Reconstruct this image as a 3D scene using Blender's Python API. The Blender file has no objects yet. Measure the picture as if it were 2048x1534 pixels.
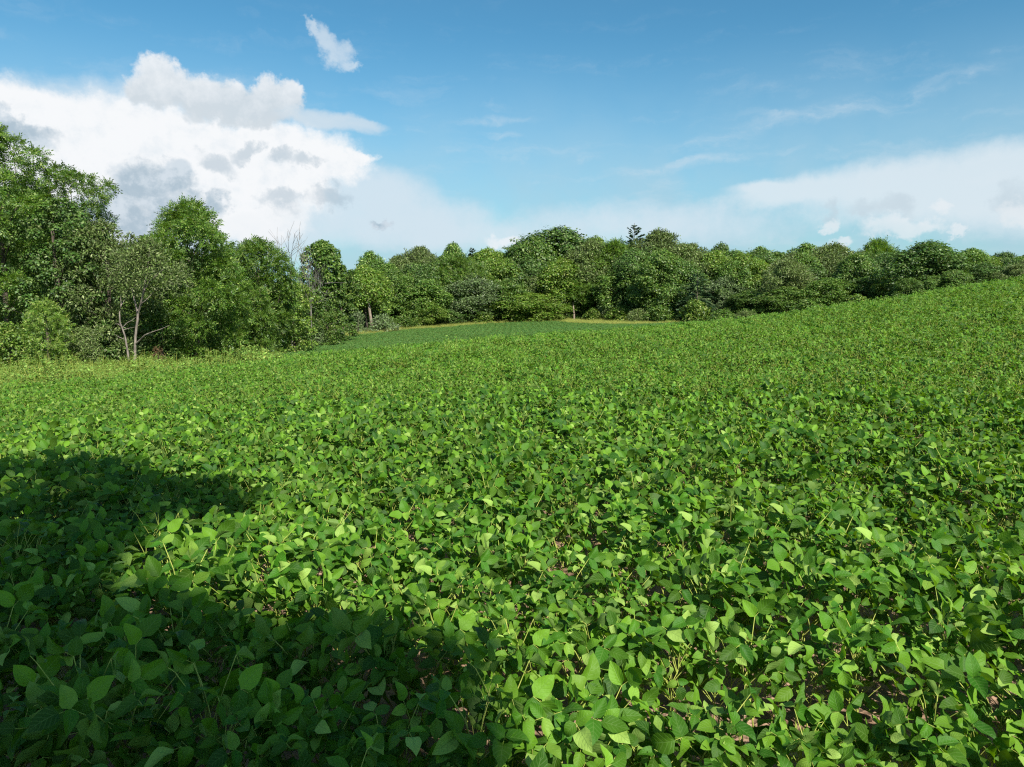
import bpy, math, random
import numpy as np
from mathutils import Vector, Matrix

random.seed(7)
RNG = np.random.default_rng(7)
scene = bpy.context.scene
C = scene.collection
PI = math.pi
R = math.radians

# ------------------------------------------------------------------ camera
CAM_Z = 2.55
PITCH = R(8.0)
F = 1422.0                       # focal length in pixels of a 2048 wide frame
cam_d = bpy.data.cameras.new("camera")
cam = bpy.data.objects.new("camera", cam_d)
C.objects.link(cam)
cam.location = (0, 0, CAM_Z)
cam.rotation_euler = (PI / 2 - PITCH, 0, 0)
cam_d.sensor_width = 36.0
cam_d.lens = 36.0 * F / 2048.0
cam_d.clip_start = 0.05
cam_d.clip_end = 8000
scene.camera = cam


def ray(px, py):
    """direction through a point of the photograph, per metre of depth"""
    dx = (px - 1024) / F
    dd = (py - 767) / F
    y = math.cos(PITCH) - dd * math.sin(PITCH)
    z = -math.sin(PITCH) - dd * math.cos(PITCH)
    return dx / y, z / y


def spot(px, py, Y):
    sx, sz = ray(px, py)
    return sx * Y, Y, CAM_Z + sz * Y


# ------------------------------------------------------------------ terrain
CANOPY = 0.62
ctrl = []


def cp(px, py, Y, h=CANOPY):
    x, y, z = spot(px, py, Y)
    ctrl.append((x, y, z - h))


for a in [(2048, 557, 40), (1750, 603, 37), (1470, 641, 34), (1250, 661, 32), (1024, 677, 30.5), (850, 692, 29),
          (700, 706, 28), (560, 720, 27), (400, 738, 26), (200, 757, 25), (0, 775, 24)]:
    cp(*a)
for a in [(1330, 646, 122), (1150, 642, 138), (1000, 646, 136), (820, 657, 130), (700, 668, 114), (560, 698, 88), (480, 712, 72),
          (900, 680, 90), (1200, 655, 104), (700, 694, 80), (1024, 669, 92), (560, 713, 64)]:
    cp(*a)
for a in [(100, 716, 52, 1.0), (300, 716, 52, 1.0), (0, 742, 36, 0.9), (200, 735, 38, 0.9), (-300, 716, 50, .9)]:
    cp(*a)
ctrl += [(0, 0, 0), (-4, 3, 0.0), (4, 3, 0.0), (0, 8, -0.1), (-6, 8, -.2), (6, 8, 0.0), (0, 15, -0.3), (8, 16, 0.0),
         (-7.5, 11, -0.45), (-11.5, 16.5, -0.9), (0, -12, 0.1), (-14, -12, 0.1), (14, -12, .4), (14, 14, 0.5),
         (0, 40, -1.5), (0, 50, -3.3), (0, 64, -4.9), (9, 50, -2.4), (14, 64, -3.6), (24, 62, -1.6), (22, 48, -0.6),
         (-10, 42, -3.0), (-14, 56, -5.0),
         (52, 70, 1.3), (60, 60, 2.2), (45, 100, -2.2), (85, 110, -0.2), (70, 140, -3.0), (0, 170, -4.6), (-60, 150, -6),
         (-60, 90, -5), (-60, 50, -3.4), (-50, 25, -2.0), (-30, 8, -.6), (120, 60, 4.0), (60, 20, 3.2), (60, 0, 2.5), (-60, 0, -1.5),
         (60, -50, 2.0), (-60, -50, -1.0), (0, -60, 0.3), (140, 140, 1), (-120, 140, -6)]
_P = np.array(ctrl)


def _tps_k(d2):
    return 0.5 * d2 * np.log(d2 + 1e-9)


def _tps_fit():
    n = len(_P)
    s = 0.02
    xy = _P[:, :2] * s
    d2 = ((xy[:, None] - xy[None]) ** 2).sum(-1)
    A = np.zeros((n + 3, n + 3))
    A[:n, :n] = _tps_k(d2) + np.eye(n) * 0.0004
    A[:n, n] = 1
    A[:n, n + 1:] = xy
    A[n, :n] = 1
    A[n + 1:, :n] = xy.T
    b = np.zeros(n + 3)
    b[:n] = _P[:, 2]
    return np.linalg.solve(A, b), xy, s


_W, _XY, _S = _tps_fit()


def ground_z(x, y):
    x = np.atleast_1d(np.asarray(x, float))
    y = np.atleast_1d(np.asarray(y, float))
    cx = np.clip(x, -140, 160)
    cy = np.clip(y, -70, 190)
    out = np.empty(len(x))
    for i in range(0, len(x), 20000):
        q = np.stack([cx[i:i + 20000], cy[i:i + 20000]], 1) * _S
        d2 = ((q[:, None] - _XY[None]) ** 2).sum(-1)
        out[i:i + 20000] = _tps_k(d2) @ _W[:-3] + _W[-3] + q @ _W[-2:]
    out += 0.035 * np.sin(x * 0.9 + 1.3 * np.sin(y * 0.35)) * np.cos(y * 0.7 + 0.5)
    return out


def gz(x, y):
    return float(ground_z([x], [y])[0])


def inside(poly, x, y):
    x = np.asarray(x); y = np.asarray(y)
    r = np.zeros(len(x), bool)
    n = len(poly)
    for i in range(n):
        x1, y1 = poly[i]
        x2, y2 = poly[(i + 1) % n]
        c = (y1 > y) != (y2 > y)
        with np.errstate(divide='ignore', invalid='ignore'):
            r ^= c & (x < (x2 - x1) * (y - y1) / (y2 - y1 + 1e-12) + x1)
    return r


def wx(px, Y):
    return (px - 1024) / F * Y


EDGE = [(480, 74), (600, 93), (660, 108), (700, 116), (820, 131), (1000, 138), (1150, 141), (1250, 132), (1330, 124), (1500, 116), (1700, 110), (1900, 104), (2048, 98), (2300, 90)]
CROP_EDGE = [(480, 74), (600, 93), (660, 107), (700, 110), (760, 117), (820, 128), (1000, 137), (1110, 139), (1150, 132), (1250, 122), (1330, 119), (1400, 121), (1500, 116), (1700, 110), (1900, 104), (2048, 98), (2300, 90)]
WEEDS = [(-50, 23), (-17.6, 23.9), (-14.6, 25.1), (-11.6, 26.4), (-9.4, 28), (-10.5, 33), (-19, 50), (-25.6, 66), (-28.3, 73), (-36, 66), (-42, 56), (-60, 50), (-70, 30)]
FIELD = [(-50, -30), (-50, 23), (-17.6, 23.9), (-14.6, 25.1), (-11.6, 26.4), (-9.4, 28), (-10.5, 33), (-19, 50), (-25.6, 66)] + [(wx(p, Y), Y) for p, Y in CROP_EDGE] + [(140, 40), (140, -30)]

# ------------------------------------------------------------------ helpers
MATS = {}


def new_mat(name):
    m = bpy.data.materials.new(name)
    m.use_nodes = True
    m.node_tree.nodes.clear()
    MATS[name] = m
    return m, m.node_tree.nodes, m.node_tree.links


def mesh_from(name, V, Q, mats, uv=None, smooth=True, mat_idx=None):
    me = bpy.data.meshes.new(name)
    V = np.asarray(V, np.float32); Q = np.asarray(Q, np.int32)
    nf = len(Q); k = Q.shape[1]
    me.vertices.add(len(V)); me.vertices.foreach_set("co", V.ravel())
    me.loops.add(nf * k); me.loops.foreach_set("vertex_index", Q.ravel())
    me.polygons.add(nf)
    me.polygons.foreach_set("loop_start", np.arange(0, nf * k, k, dtype=np.int32))
    if smooth:
        me.polygons.foreach_set("use_smooth", np.ones(nf, bool))
    for m in mats:
        me.materials.append(m)
    if mat_idx is not None:
        me.polygons.foreach_set("material_index", np.asarray(mat_idx, np.int32))
    if uv is not None:
        l = me.uv_layers.new(name="UVMap")
        l.data.foreach_set("uv", np.asarray(uv, np.float32)[Q.ravel()].ravel())
    me.update(calc_edges=True)
    return me


def obj(name, me, parent=None):
    o = bpy.data.objects.new(name, me)
    C.objects.link(o)
    if parent is not None:
        o.parent = parent
    return o


def tag(o, label=None, cat=None, group=None, kind=None):
    if label: o['label'] = label
    if cat: o['category'] = cat
    if group: o['group'] = group
    if kind: o['kind'] = kind
    return o


def empty(name, loc, rz=0.0):
    o = bpy.data.objects.new(name, None)
    o.empty_display_size = 0.3
    C.objects.link(o)
    o.location = loc
    o.rotation_euler = (0, 0, rz)
    return o


def norm(v):
    return v / (np.linalg.norm(v, axis=-1, keepdims=True) + 1e-12)


class Geo:
    """collects quads; builds one mesh"""

    def __init__(self):
        self.V = []; self.Q = []; self.U = []; self.M = []; self.n = 0

    def add(self, V, Q, U=None, mi=0):
        V = np.asarray(V, float).reshape(-1, 3)
        Q = np.asarray(Q, int).reshape(-1, 4)
        self.V.append(V); self.Q.append(Q + self.n)
        self.U.append(np.zeros((len(V), 2)) if U is None else np.asarray(U, float).reshape(-1, 2))
        self.M.append(np.full(len(Q), mi))
        self.n += len(V)

    def merge(self, g, off=(0, 0, 0), rz=0.0, s=1.0):
        c, sn = math.cos(rz), math.sin(rz)
        Rm = np.array([[c, -sn, 0], [sn, c, 0], [0, 0, 1]])
        for V, Q, U, M in zip(g.V, g.Q, g.U, g.M):
            pass
        V = np.concatenate(g.V) @ Rm.T * s + np.asarray(off)
        Q = np.concatenate(g.Q)
        self.V.append(V); self.Q.append(Q + self.n); self.U.append(np.concatenate(g.U)); self.M.append(np.concatenate(g.M))
        self.n += len(V)

    def mesh(self, name, mats, smooth=True):
        return mesh_from(name, np.concatenate(self.V), np.concatenate(self.Q), mats, np.concatenate(self.U), smooth, np.concatenate(self.M))

    def tube(self, pts, rad, sides=5, mi=0):
        pts = np.asarray(pts, float); n = len(pts)
        rad = np.broadcast_to(np.asarray(rad, float), (n,))
        t = norm(np.gradient(pts, axis=0))
        a = np.where(np.abs(t[:, 2:3]) > 0.9, np.array([[1.0, 0, 0]]), np.array([[0, 0, 1.0]]))
        b = norm(np.cross(t, a)); c = np.cross(t, b)
        ang = np.linspace(0, 2 * PI, sides, endpoint=False)
        V = pts[:, None] + rad[:, None, None] * (np.cos(ang)[None, :, None] * b[:, None] + np.sin(ang)[None, :, None] * c[:, None])
        i = np.arange(n - 1)[:, None]; j = np.arange(sides)[None]
        Q = np.stack([i * sides + j, i * sides + (j + 1) % sides, (i + 1) * sides + (j + 1) % sides, (i + 1) * sides + j], -1)
        U = np.stack(np.broadcast_arrays(ang[None] / (2 * PI), np.linspace(0, 1, n)[:, None]), -1)
        self.add(V, Q, U, mi)


# sun: behind the camera, to its right
SUN_AZ = R(30.0)        # measured from straight behind the camera toward its right
SUN_EL = R(43.0)
TO_SUN = np.array([math.sin(SUN_AZ) * math.cos(SUN_EL), -math.cos(SUN_AZ) * math.cos(SUN_EL), math.sin(SUN_EL)])


# ------------------------------------------------------------------ materials
def leaf_material(name, col_a, col_b, under, trans_col, trans=0.3, rough=0.5, spec=0.35, veins=False, inst_var=0.25, bright=0.35, pale=None, old=None):
    m, N, L = new_mat(name)
    out = N.new("ShaderNodeOutputMaterial")
    geo = N.new("ShaderNodeNewGeometry")
    info = N.new("ShaderNodeObjectInfo")
    mix = N.new("ShaderNodeValToRGB"); el = mix.color_ramp.elements
    el[0].color = (*col_a, 1); el[0].position = 0.05
    el[1].color = (*col_b, 1); el[1].position = 0.80
    if pale:
        q = el.new(0.965); q.color = (*pale, 1)
    if old:
        q = el.new(0.990); q.color = (*pale, 1)
        q = el.new(0.992); q.color = (*old, 1)
    L.new(geo.outputs["Random Per Island"], mix.inputs[0])
    # brightness: per leaf and per plant
    hsv = N.new("ShaderNodeHueSaturation")
    mul = N.new("ShaderNodeMath"); mul.operation = 'MULTIPLY'; mul.inputs[1].default_value = 37.7
    fr = N.new("ShaderNodeMath"); fr.operation = 'FRACT'
    L.new(geo.outputs["Random Per Island"], mul.inputs[0]); L.new(mul.outputs[0], fr.inputs[0])
    mr = N.new("ShaderNodeMapRange"); mr.inputs[3].default_value = 1 - bright; mr.inputs[4].default_value = 1 + bright
    L.new(fr.outputs[0], mr.inputs[0])
    mr2 = N.new("ShaderNodeMapRange"); mr2.inputs[3].default_value = 1 - inst_var; mr2.inputs[4].default_value = 1 + inst_var
    L.new(info.outputs["Random"], mr2.inputs[0])
    mm = N.new("ShaderNodeMath"); mm.operation = 'MULTIPLY'
    L.new(mr.outputs[0], mm.inputs[0]); L.new(mr2.outputs[0], mm.inputs[1])
    L.new(mm.outputs[0], hsv.inputs["Value"])
    L.new(mix.outputs[0], hsv.inputs["Color"])
    col = hsv.outputs[0]
    bump = None
    if veins:
        uv = N.new("ShaderNodeUVMap"); uv.uv_map = "UVMap"
        sep = N.new("ShaderNodeSeparateXYZ"); L.new(uv.outputs[0], sep.inputs[0])

        def M(op, a, b=None, c=None):
            n = N.new("ShaderNodeMath"); n.operation = op
            for k, v in enumerate((a, b, c)):
                if v is None: continue
                if isinstance(v, (int, float)): n.inputs[k].default_value = v
                else: L.new(v, n.inputs[k])
            return n.outputs[0]
        av = M('ABSOLUTE', sep.outputs[1])
        ph = M('SUBTRACT', sep.outputs[0], M('MULTIPLY', av, 0.30))
        s = M('SINE', M('MULTIPLY', ph, 2 * PI * 6.5))
        side = M('POWER', M('MULTIPLY_ADD', s, 0.5, 0.5), 6.0)
        mid = M('SUBTRACT', 1.0, M('MINIMUM', M('MULTIPLY', av, 14.0), 1.0))
        vein = M('MAXIMUM', M('MULTIPLY', side, 0.45), mid)
        mx = N.new("ShaderNodeMix"); mx.data_type = 'RGBA'
        L.new(M('MULTIPLY', vein, 0.5), mx.inputs[0]); L.new(col, mx.inputs[6])
        mx.inputs[7].default_value = (0.16, 0.27, 0.065, 1)
        col = mx.outputs[2]
        nz = N.new("ShaderNodeTexNoise"); nz.inputs["Scale"].default_value = 90
        tc = N.new("ShaderNodeTexCoord"); L.new(tc.outputs["Object"], nz.inputs["Vector"])
        h = M('ADD', M('MULTIPLY', vein, -0.8), M('MULTIPLY', nz.outputs[0], 0.9))
        bp = N.new("ShaderNodeBump"); bp.inputs["Strength"].default_value = 0.45; bp.inputs["Distance"].default_value = 0.004
        L.new(h, bp.inputs["Height"]); bump = bp.outputs[0]
    und = N.new("ShaderNodeMix"); und.data_type = 'RGBA'
    L.new(geo.outputs["Backfacing"], und.inputs[0]); L.new(col, und.inputs[6]); und.inputs[7].default_value = (*under, 1)
    bs = N.new("ShaderNodeBsdfPrincipled")
    L.new(und.outputs[2], bs.inputs["Base Color"])
    bs.inputs["Roughness"].default_value = rough
    bs.inputs["Specular IOR Level"].default_value = spec
    tr = N.new("ShaderNodeBsdfTranslucent"); 
    tm = N.new("ShaderNodeMix"); tm.data_type = 'RGBA'; tm.blend_type = 'MULTIPLY'; tm.inputs[0].default_value = 1
    L.new(mm.outputs[0], tm.inputs[7]); tm.inputs[6].default_value = (*trans_col, 1)
    L.new(tm.outputs[2], tr.inputs["Color"])
    if bump is not None:
        L.new(bump, bs.inputs["Normal"])
    ms = N.new("ShaderNodeMixShader"); ms.inputs[0].default_value = trans
    L.new(bs.outputs[0], ms.inputs[1]); L.new(tr.outputs[0], ms.inputs[2])
    L.new(ms.outputs[0], out.inputs[0])
    return m


def bark_material(name, a, b, scale=6.0, stretch=0.2, bump=0.4):
    m, N, L = new_mat(name)
    out = N.new("ShaderNodeOutputMaterial"); bs = N.new("ShaderNodeBsdfPrincipled")
    tc = N.new("ShaderNodeTexCoord"); mp = N.new("ShaderNodeMapping"); mp.inputs["Scale"].default_value = (1, 1, stretch)
    nz = N.new("ShaderNodeTexNoise"); nz.inputs["Scale"].default_value = scale; nz.inputs["Detail"].default_value = 5
    cr = N.new("ShaderNodeValToRGB"); cr.color_ramp.elements[0].position = 0.35; cr.color_ramp.elements[1].position = 0.65
    cr.color_ramp.elements[0].color = (*a, 1); cr.color_ramp.elements[1].color = (*b, 1)
    bp = N.new("ShaderNodeBump"); bp.inputs["Strength"].default_value = bump; bp.inputs["Distance"].default_value = 0.05
    L.new(tc.outputs["Object"], mp.inputs[0]); L.new(mp.outputs[0], nz.inputs["Vector"]); L.new(nz.outputs[0], cr.inputs[0])
    L.new(cr.outputs[0], bs.inputs["Base Color"]); L.new(nz.outputs[0], bp.inputs["Height"]); L.new(bp.outputs[0], bs.inputs["Normal"])
    bs.inputs["Roughness"].default_value = 0.85
    L.new(bs.outputs[0], out.inputs[0])
    return m


M_SOY = leaf_material("soybean_leaf", (0.024, 0.098, 0.005), (0.096, 0.196, 0.011), (0.135, 0.222, 0.045), (0.20, 0.39, 0.004), 0.25, 0.55, 0.20, True, 0.10, 0.45, (0.185, 0.275, 0.052))
M_LUSH = leaf_material("lush_soybean_leaf", (0.021, 0.090, 0.012), (0.072, 0.165, 0.022), (0.11, 0.18, 0.05), (0.12, 0.26, 0.01), 0.22, 0.52, 0.28, False, 0.10, 0.40, (0.12, 0.20, 0.05))
M_STEM = bark_material("soybean_stem", (0.24, 0.31, 0.04), (0.42, 0.44, 0.09), 30, 0.2, 0.1)
M_WEED = leaf_material("weed_leaf", (0.105, 0.225, 0.030), (0.220, 0.330, 0.070), (0.20, 0.25, 0.07), (0.28, 0.38, 0.03), 0.3, 0.6, 0.2, False, 0.25, 0.35, (0.36, 0.36, 0.11))
M_GRASS = leaf_material("grass_blade", (0.20, 0.25, 0.05), (0.42, 0.38, 0.13), (0.26, 0.28, 0.10), (0.30, 0.33, 0.07), 0.3, 0.6, 0.2, False, 0.2, 0.25)
M_WALNUT = leaf_material("walnut_leaf", (0.040, 0.112, 0.010), (0.112, 0.190, 0.020), (0.10, 0.17, 0.035), (0.18, 0.31, 0.012), 0.30, 0.5, 0.4, False, 0.12, 0.4, (0.23, 0.29, 0.07))
M_DARK = leaf_material("dark_leaf", (0.042, 0.108, 0.016), (0.100, 0.170, 0.030), (0.08, 0.13, 0.045), (0.11, 0.21, 0.015), 0.26, 0.5, 0.4, False, 0.12, 0.45, (0.19, 0.24, 0.09))
M_MID = leaf_material("mid_leaf", (0.048, 0.122, 0.014), (0.125, 0.200, 0.032), (0.09, 0.16, 0.04), (0.16, 0.29, 0.015), 0.29, 0.5, 0.4, False, 0.2, 0.45, (0.25, 0.31, 0.09))
M_OLIVE = leaf_material("olive_leaf", (0.075, 0.135, 0.026), (0.155, 0.215, 0.055), (0.15, 0.18, 0.08), (0.18, 0.24, 0.04), 0.27, 0.6, 0.3, False, 0.15, 0.4, (0.30, 0.34, 0.15))
M_BRIGHT = leaf_material("bright_leaf", (0.068, 0.155, 0.014), (0.150, 0.225, 0.030), (0.14, 0.21, 0.05), (0.24, 0.37, 0.02), 0.32, 0.5, 0.4, False, 0.15, 0.4, (0.31, 0.35, 0.09))
M_SILVER = leaf_material("silver_leaf", (0.085, 0.155, 0.045), (0.18, 0.25, 0.095), (0.28, 0.33, 0.20), (0.18, 0.23, 0.07), 0.2, 0.6, 0.2, False, 0.12, 0.3)
M_PINE = leaf_material("pine_needle", (0.034, 0.080, 0.030), (0.070, 0.125, 0.048), (0.06, 0.11, 0.045), (0.06, 0.12, 0.03), 0.12, 0.5, 0.3, False, 0.1, 0.3)
M_BROWNL = leaf_material("brown_leaf", (0.09, 0.060, 0.032), (0.17, 0.115, 0.06), (0.2, 0.12, 0.06), (0.2, 0.1, 0.04), 0.2, 0.7, 0.1, False, 0.1, 0.3)
M_BARK = bark_material("bark_brown", (0.045, 0.034, 0.024), (0.13, 0.10, 0.075))
M_PALE = bark_material("bark_pale", (0.07, 0.058, 0.046), (0.27, 0.225, 0.18), 3.0, 0.5, 0.2)
M_TRUNK = bark_material("bark_tan", (0.12, 0.09, 0.065), (0.30, 0.24, 0.18))
M_DEAD = bark_material("bark_dead", (0.10, 0.09, 0.075), (0.22, 0.20, 0.17))

# ------------------------------------------------------------------ soybean plants


def leaflets(g, base, axis, nrm, Ln, Wd, fold, droop, nu, nv, rng, mi=0):
    n = len(base)
    axis = norm(axis); side = norm(np.cross(axis, nrm)); nrm = norm(np.cross(side, axis))
    u = np.linspace(0, 1, nu + 1); v = np.linspace(-1, 1, nv + 1)
    prof = (u ** 0.55) * ((1 - u) ** 0.90); prof /= prof.max()
    if nu <= 2:
        prof = np.array([0.12, 1.0, 0.04]) if nu == 2 else prof
    d = np.where(np.abs(droop) < .02, .02, droop)[:, None]
    yy = Ln[:, None] * np.sin(d * u) / d
    zz = -Ln[:, None] * (1 - np.cos(d * u)) / d
    w = 0.5 * Wd[:, None] * prof                       # n,nu
    ph = rng.uniform(0, 6.28, n)
    x = v[None, None] * w[:, :, None] * np.cos(fold)[:, None, None]
    z = zz[:, :, None] + np.abs(v)[None, None] * w[:, :, None] * np.sin(fold)[:, None, None]
    z = z + 0.10 * w[:, :, None] * np.sin(u * 8 + 0)[None, :, None] * np.sign(v)[None, None] * np.abs(v)[None, None] ** 2 + 0.16 * w[:, :, None] * np.sin(u[None, :] * 7 + ph[:, None])[:, :, None] * (.4 + np.abs(v)[None, None])
    P = base[:, None, None] + x[..., None] * side[:, None, None] + yy[:, :, None, None] * axis[:, None, None] + z[..., None] * nrm[:, None, None]
    k = (nu + 1) * (nv + 1)
    i = np.arange(nu)[:, None]; j = np.arange(nv)[None]
    q = np.stack([i * (nv + 1) + j, i * (nv + 1) + j + 1, (i + 1) * (nv + 1) + j + 1, (i + 1) * (nv + 1) + j], -1).reshape(-1, 4)
    Q = (np.arange(n)[:, None, None] * k + q[None]).reshape(-1, 4)
    U = np.broadcast_to(np.stack(np.broadcast_arrays(u[:, None], v[None]), -1)[None], (n, nu + 1, nv + 1, 2))
    g.add(P.reshape(-1, 3), Q, U.reshape(-1, 2), mi)


def soy_plant(seed, nu, nv, sides, gl, gs, lmi=0, smi=0, off=(0, 0, 0), height=1.0, lsz=1.0):
    rng = np.random.default_rng(seed)
    off = np.asarray(off, float)
    H = rng.uniform(0.34, 0.46) * height
    lean = rng.normal(0, 0.05, 2)
    K = 9
    hs = np.linspace(0.09, 1.0, K) * H
    stem = np.stack([lean[0] * (hs / H) ** 1.5, lean[1] * (hs / H) ** 1.5, hs], 1)
    stem = np.concatenate([[[0, 0, -0.03]], stem])
    gs.tube(stem + off, np.linspace(0.0050, 0.0024, len(stem)), sides, smi)
    base_az = rng.uniform(0, 2 * PI)
    B = []; A = []; Nn = []; Ln = []; Wd = []; Fo = []; Dr = []
    todo = [(stem[i + 1], i / (K - 1), base_az + i * PI + rng.normal(0, 0.6)) for i in range(1, K)]
    for _ in range(6):                      # side branches give extra leaves in the middle storey
        i = rng.integers(3, K)
        todo.append((stem[i], i / K * 0.97, rng.uniform(0, 2 * PI)))
    for p0, t, az in todo:
        el = R(rng.uniform(34, 62) + 18 * t)
        pl = (0.10 + 0.16 * math.sin(PI * min(1, t * 0.74 + 0.14))) * rng.uniform(0.80, 1.45) * height
        if t > 0.95: pl *= rng.uniform(0.5, 0.9)
        hd = np.array([math.cos(az), math.sin(az), 0.0])
        d0 = hd * math.cos(el) + np.array([0, 0, math.sin(el)])
        p1 = p0 + d0 * pl * 0.55
        p2 = p1 + norm(d0 + hd * rng.uniform(0.0, 0.35)) * pl * 0.45
        gs.tube(np.array([p0, p1, p2]) + off, [0.0030, 0.0024, 0.0019], max(3, sides - 1), smi)
        size = lsz * (0.102 if t > 0.3 else 0.086) * rng.uniform(0.72, 1.18) * (0.72 if t > 0.96 else 1.0)
        nl = norm(np.array([0, 0, 1.0]) * 0.50 + TO_SUN * rng.uniform(0.1, 1.1) + rng.normal(0, 0.46, 3) - hd * rng.uniform(-0.15, 0.45))
        fwd = norm(hd + np.array([0, 0, rng.uniform(-0.25, 0.5)]))
        fwd = norm(fwd - nl * (fwd @ nl))
        sd = np.cross(fwd, nl)
        cup = rng.normal(0.28, 0.38) if t > .4 else rng.normal(-0.05, .3)      # leaflets rise or hang together
        for kind in (0, 1, -1):
            if kind == 0:
                ax = fwd; b = p2 + fwd * 0.032 * height
                gs.tube(np.array([p2, b]) + off, [0.0017, 0.0014], 3, smi)
            else:
                a = R(rng.uniform(60, 92)) * kind
                ax = fwd * math.cos(a) + sd * math.sin(a); b = p2
            c = cup + rng.normal(0, .22)
            nn = norm(nl - ax * c + rng.normal(0, 0.24, 3))
            ax = norm(ax + nl * c)
            B.append(b + off); A.append(ax); Nn.append(nn)
            s = size * rng.uniform(0.88, 1.1) * (1.10 if kind == 0 else 0.95)
            Ln.append(s); Wd.append(s * rng.uniform(0.56, 0.73)); Fo.append(R(rng.uniform(4, 40))); Dr.append(rng.normal(0.45, 0.5))
    leaflets(gl, *[np.array(q) for q in (B, A, Nn, Ln, Wd, Fo, Dr)], nu, nv, rng, lmi)


# ------------------------------------------------------------------ ground
def build_ground():
    def axis(stops):
        a = []
        for lo, hi, n in stops:
            a += list(np.linspace(lo, hi, n, endpoint=False))
        return np.array(a + [stops[-1][1]])
    xs = axis([(-4000, -400, 6), (-400, -90, 12), (-90, -24, 44), (-24, 24, 110), (24, 90, 44), (90, 400, 14), (400, 4000, 6)])
    ys = axis([(-4000, -200, 6), (-200, -12, 16), (-12, 42, 140), (42, 160, 80), (160, 400, 16), (400, 4000, 6)])
    X, Y = np.meshgrid(xs, ys)
    Z = ground_z(X.ravel(), Y.ravel())
    V = np.stack([X.ravel(), Y.ravel(), Z], 1)
    nx, ny = len(xs), len(ys)
    i = np.arange(ny - 1)[:, None]; j = np.arange(nx - 1)[None]
    Q = np.stack([i * nx + j, i * nx + j + 1, (i + 1) * nx + j + 1, (i + 1) * nx + j], -1).reshape(-1, 4)
    m, N, L = new_mat("ground")
    out = N.new("ShaderNodeOutputMaterial"); bs = N.new("ShaderNodeBsdfPrincipled")
    at = N.new("ShaderNodeAttribute"); at.attribute_name = "soil"
    tc = N.new("ShaderNodeTexCoord")
    n1 = N.new("ShaderNodeTexNoise"); n1.inputs["Scale"].default_value = 9; n1.inputs["Detail"].default_value = 8
    n2 = N.new("ShaderNodeTexNoise"); n2.inputs["Scale"].default_value = 0.8; n2.inputs["Detail"].default_value = 5
    vo = N.new("ShaderNodeTexVoronoi"); vo.inputs["Scale"].default_value = 22
    for q in (n1, n2, vo): L.new(tc.outputs["Object"], q.inputs["Vector"])
    c1 = N.new("ShaderNodeValToRGB"); c1.color_ramp.elements[0].color = (0.13, 0.080, 0.048, 1); c1.color_ramp.elements[1].color = (0.40, 0.265, 0.175, 1)
    c1.color_ramp.elements[0].position = 0.3; c1.color_ramp.elements[1].position = 0.7
    L.new(n1.outputs[0], c1.inputs[0])
    c2 = N.new("ShaderNodeValToRGB"); c2.color_ramp.elements[0].color = (0.060, 0.085, 0.020, 1); c2.color_ramp.elements[1].color = (0.20, 0.19, 0.06, 1)
    c2.color_ramp.elements[0].position = 0.35; c2.color_ramp.elements[1].position = 0.65
    L.new(n2.outputs[0], c2.inputs[0])
    mx = N.new("ShaderNodeMix"); mx.data_type = 'RGBA'
    L.new(at.outputs["Fac"], mx.inputs[0]); L.new(c2.outputs[0], mx.inputs[6]); L.new(c1.outputs[0], mx.inputs[7])
    L.new(mx.outputs[2], bs.inputs["Base Color"]); bs.inputs["Roughness"].default_value = 0.95; bs.inputs["Specular IOR Level"].default_value = 0.1
    ad = N.new("ShaderNodeMath"); ad.operation = 'ADD'; L.new(n1.outputs[0], ad.inputs[0]); L.new(vo.outputs[0], ad.inputs[1])
    bp = N.new("ShaderNodeBump"); bp.inputs["Strength"].default_value = 0.8; bp.inputs["Distance"].default_value = 0.04
    L.new(ad.outputs[0], bp.inputs["Height"]); L.new(bp.outputs[0], bs.inputs["Normal"])
    L.new(bs.outputs[0], out.inputs[0])
    me = mesh_from("ground", V, Q, [m])
    a = me.attributes.new("soil", 'FLOAT', 'POINT')
    a.data.foreach_set("value", inside(FIELD, V[:, 0], V[:, 1]).astype(np.float32))
    tag(obj("ground", me), kind='structure')


build_ground()

# ------------------------------------------------------------------ instanced stuff


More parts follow.
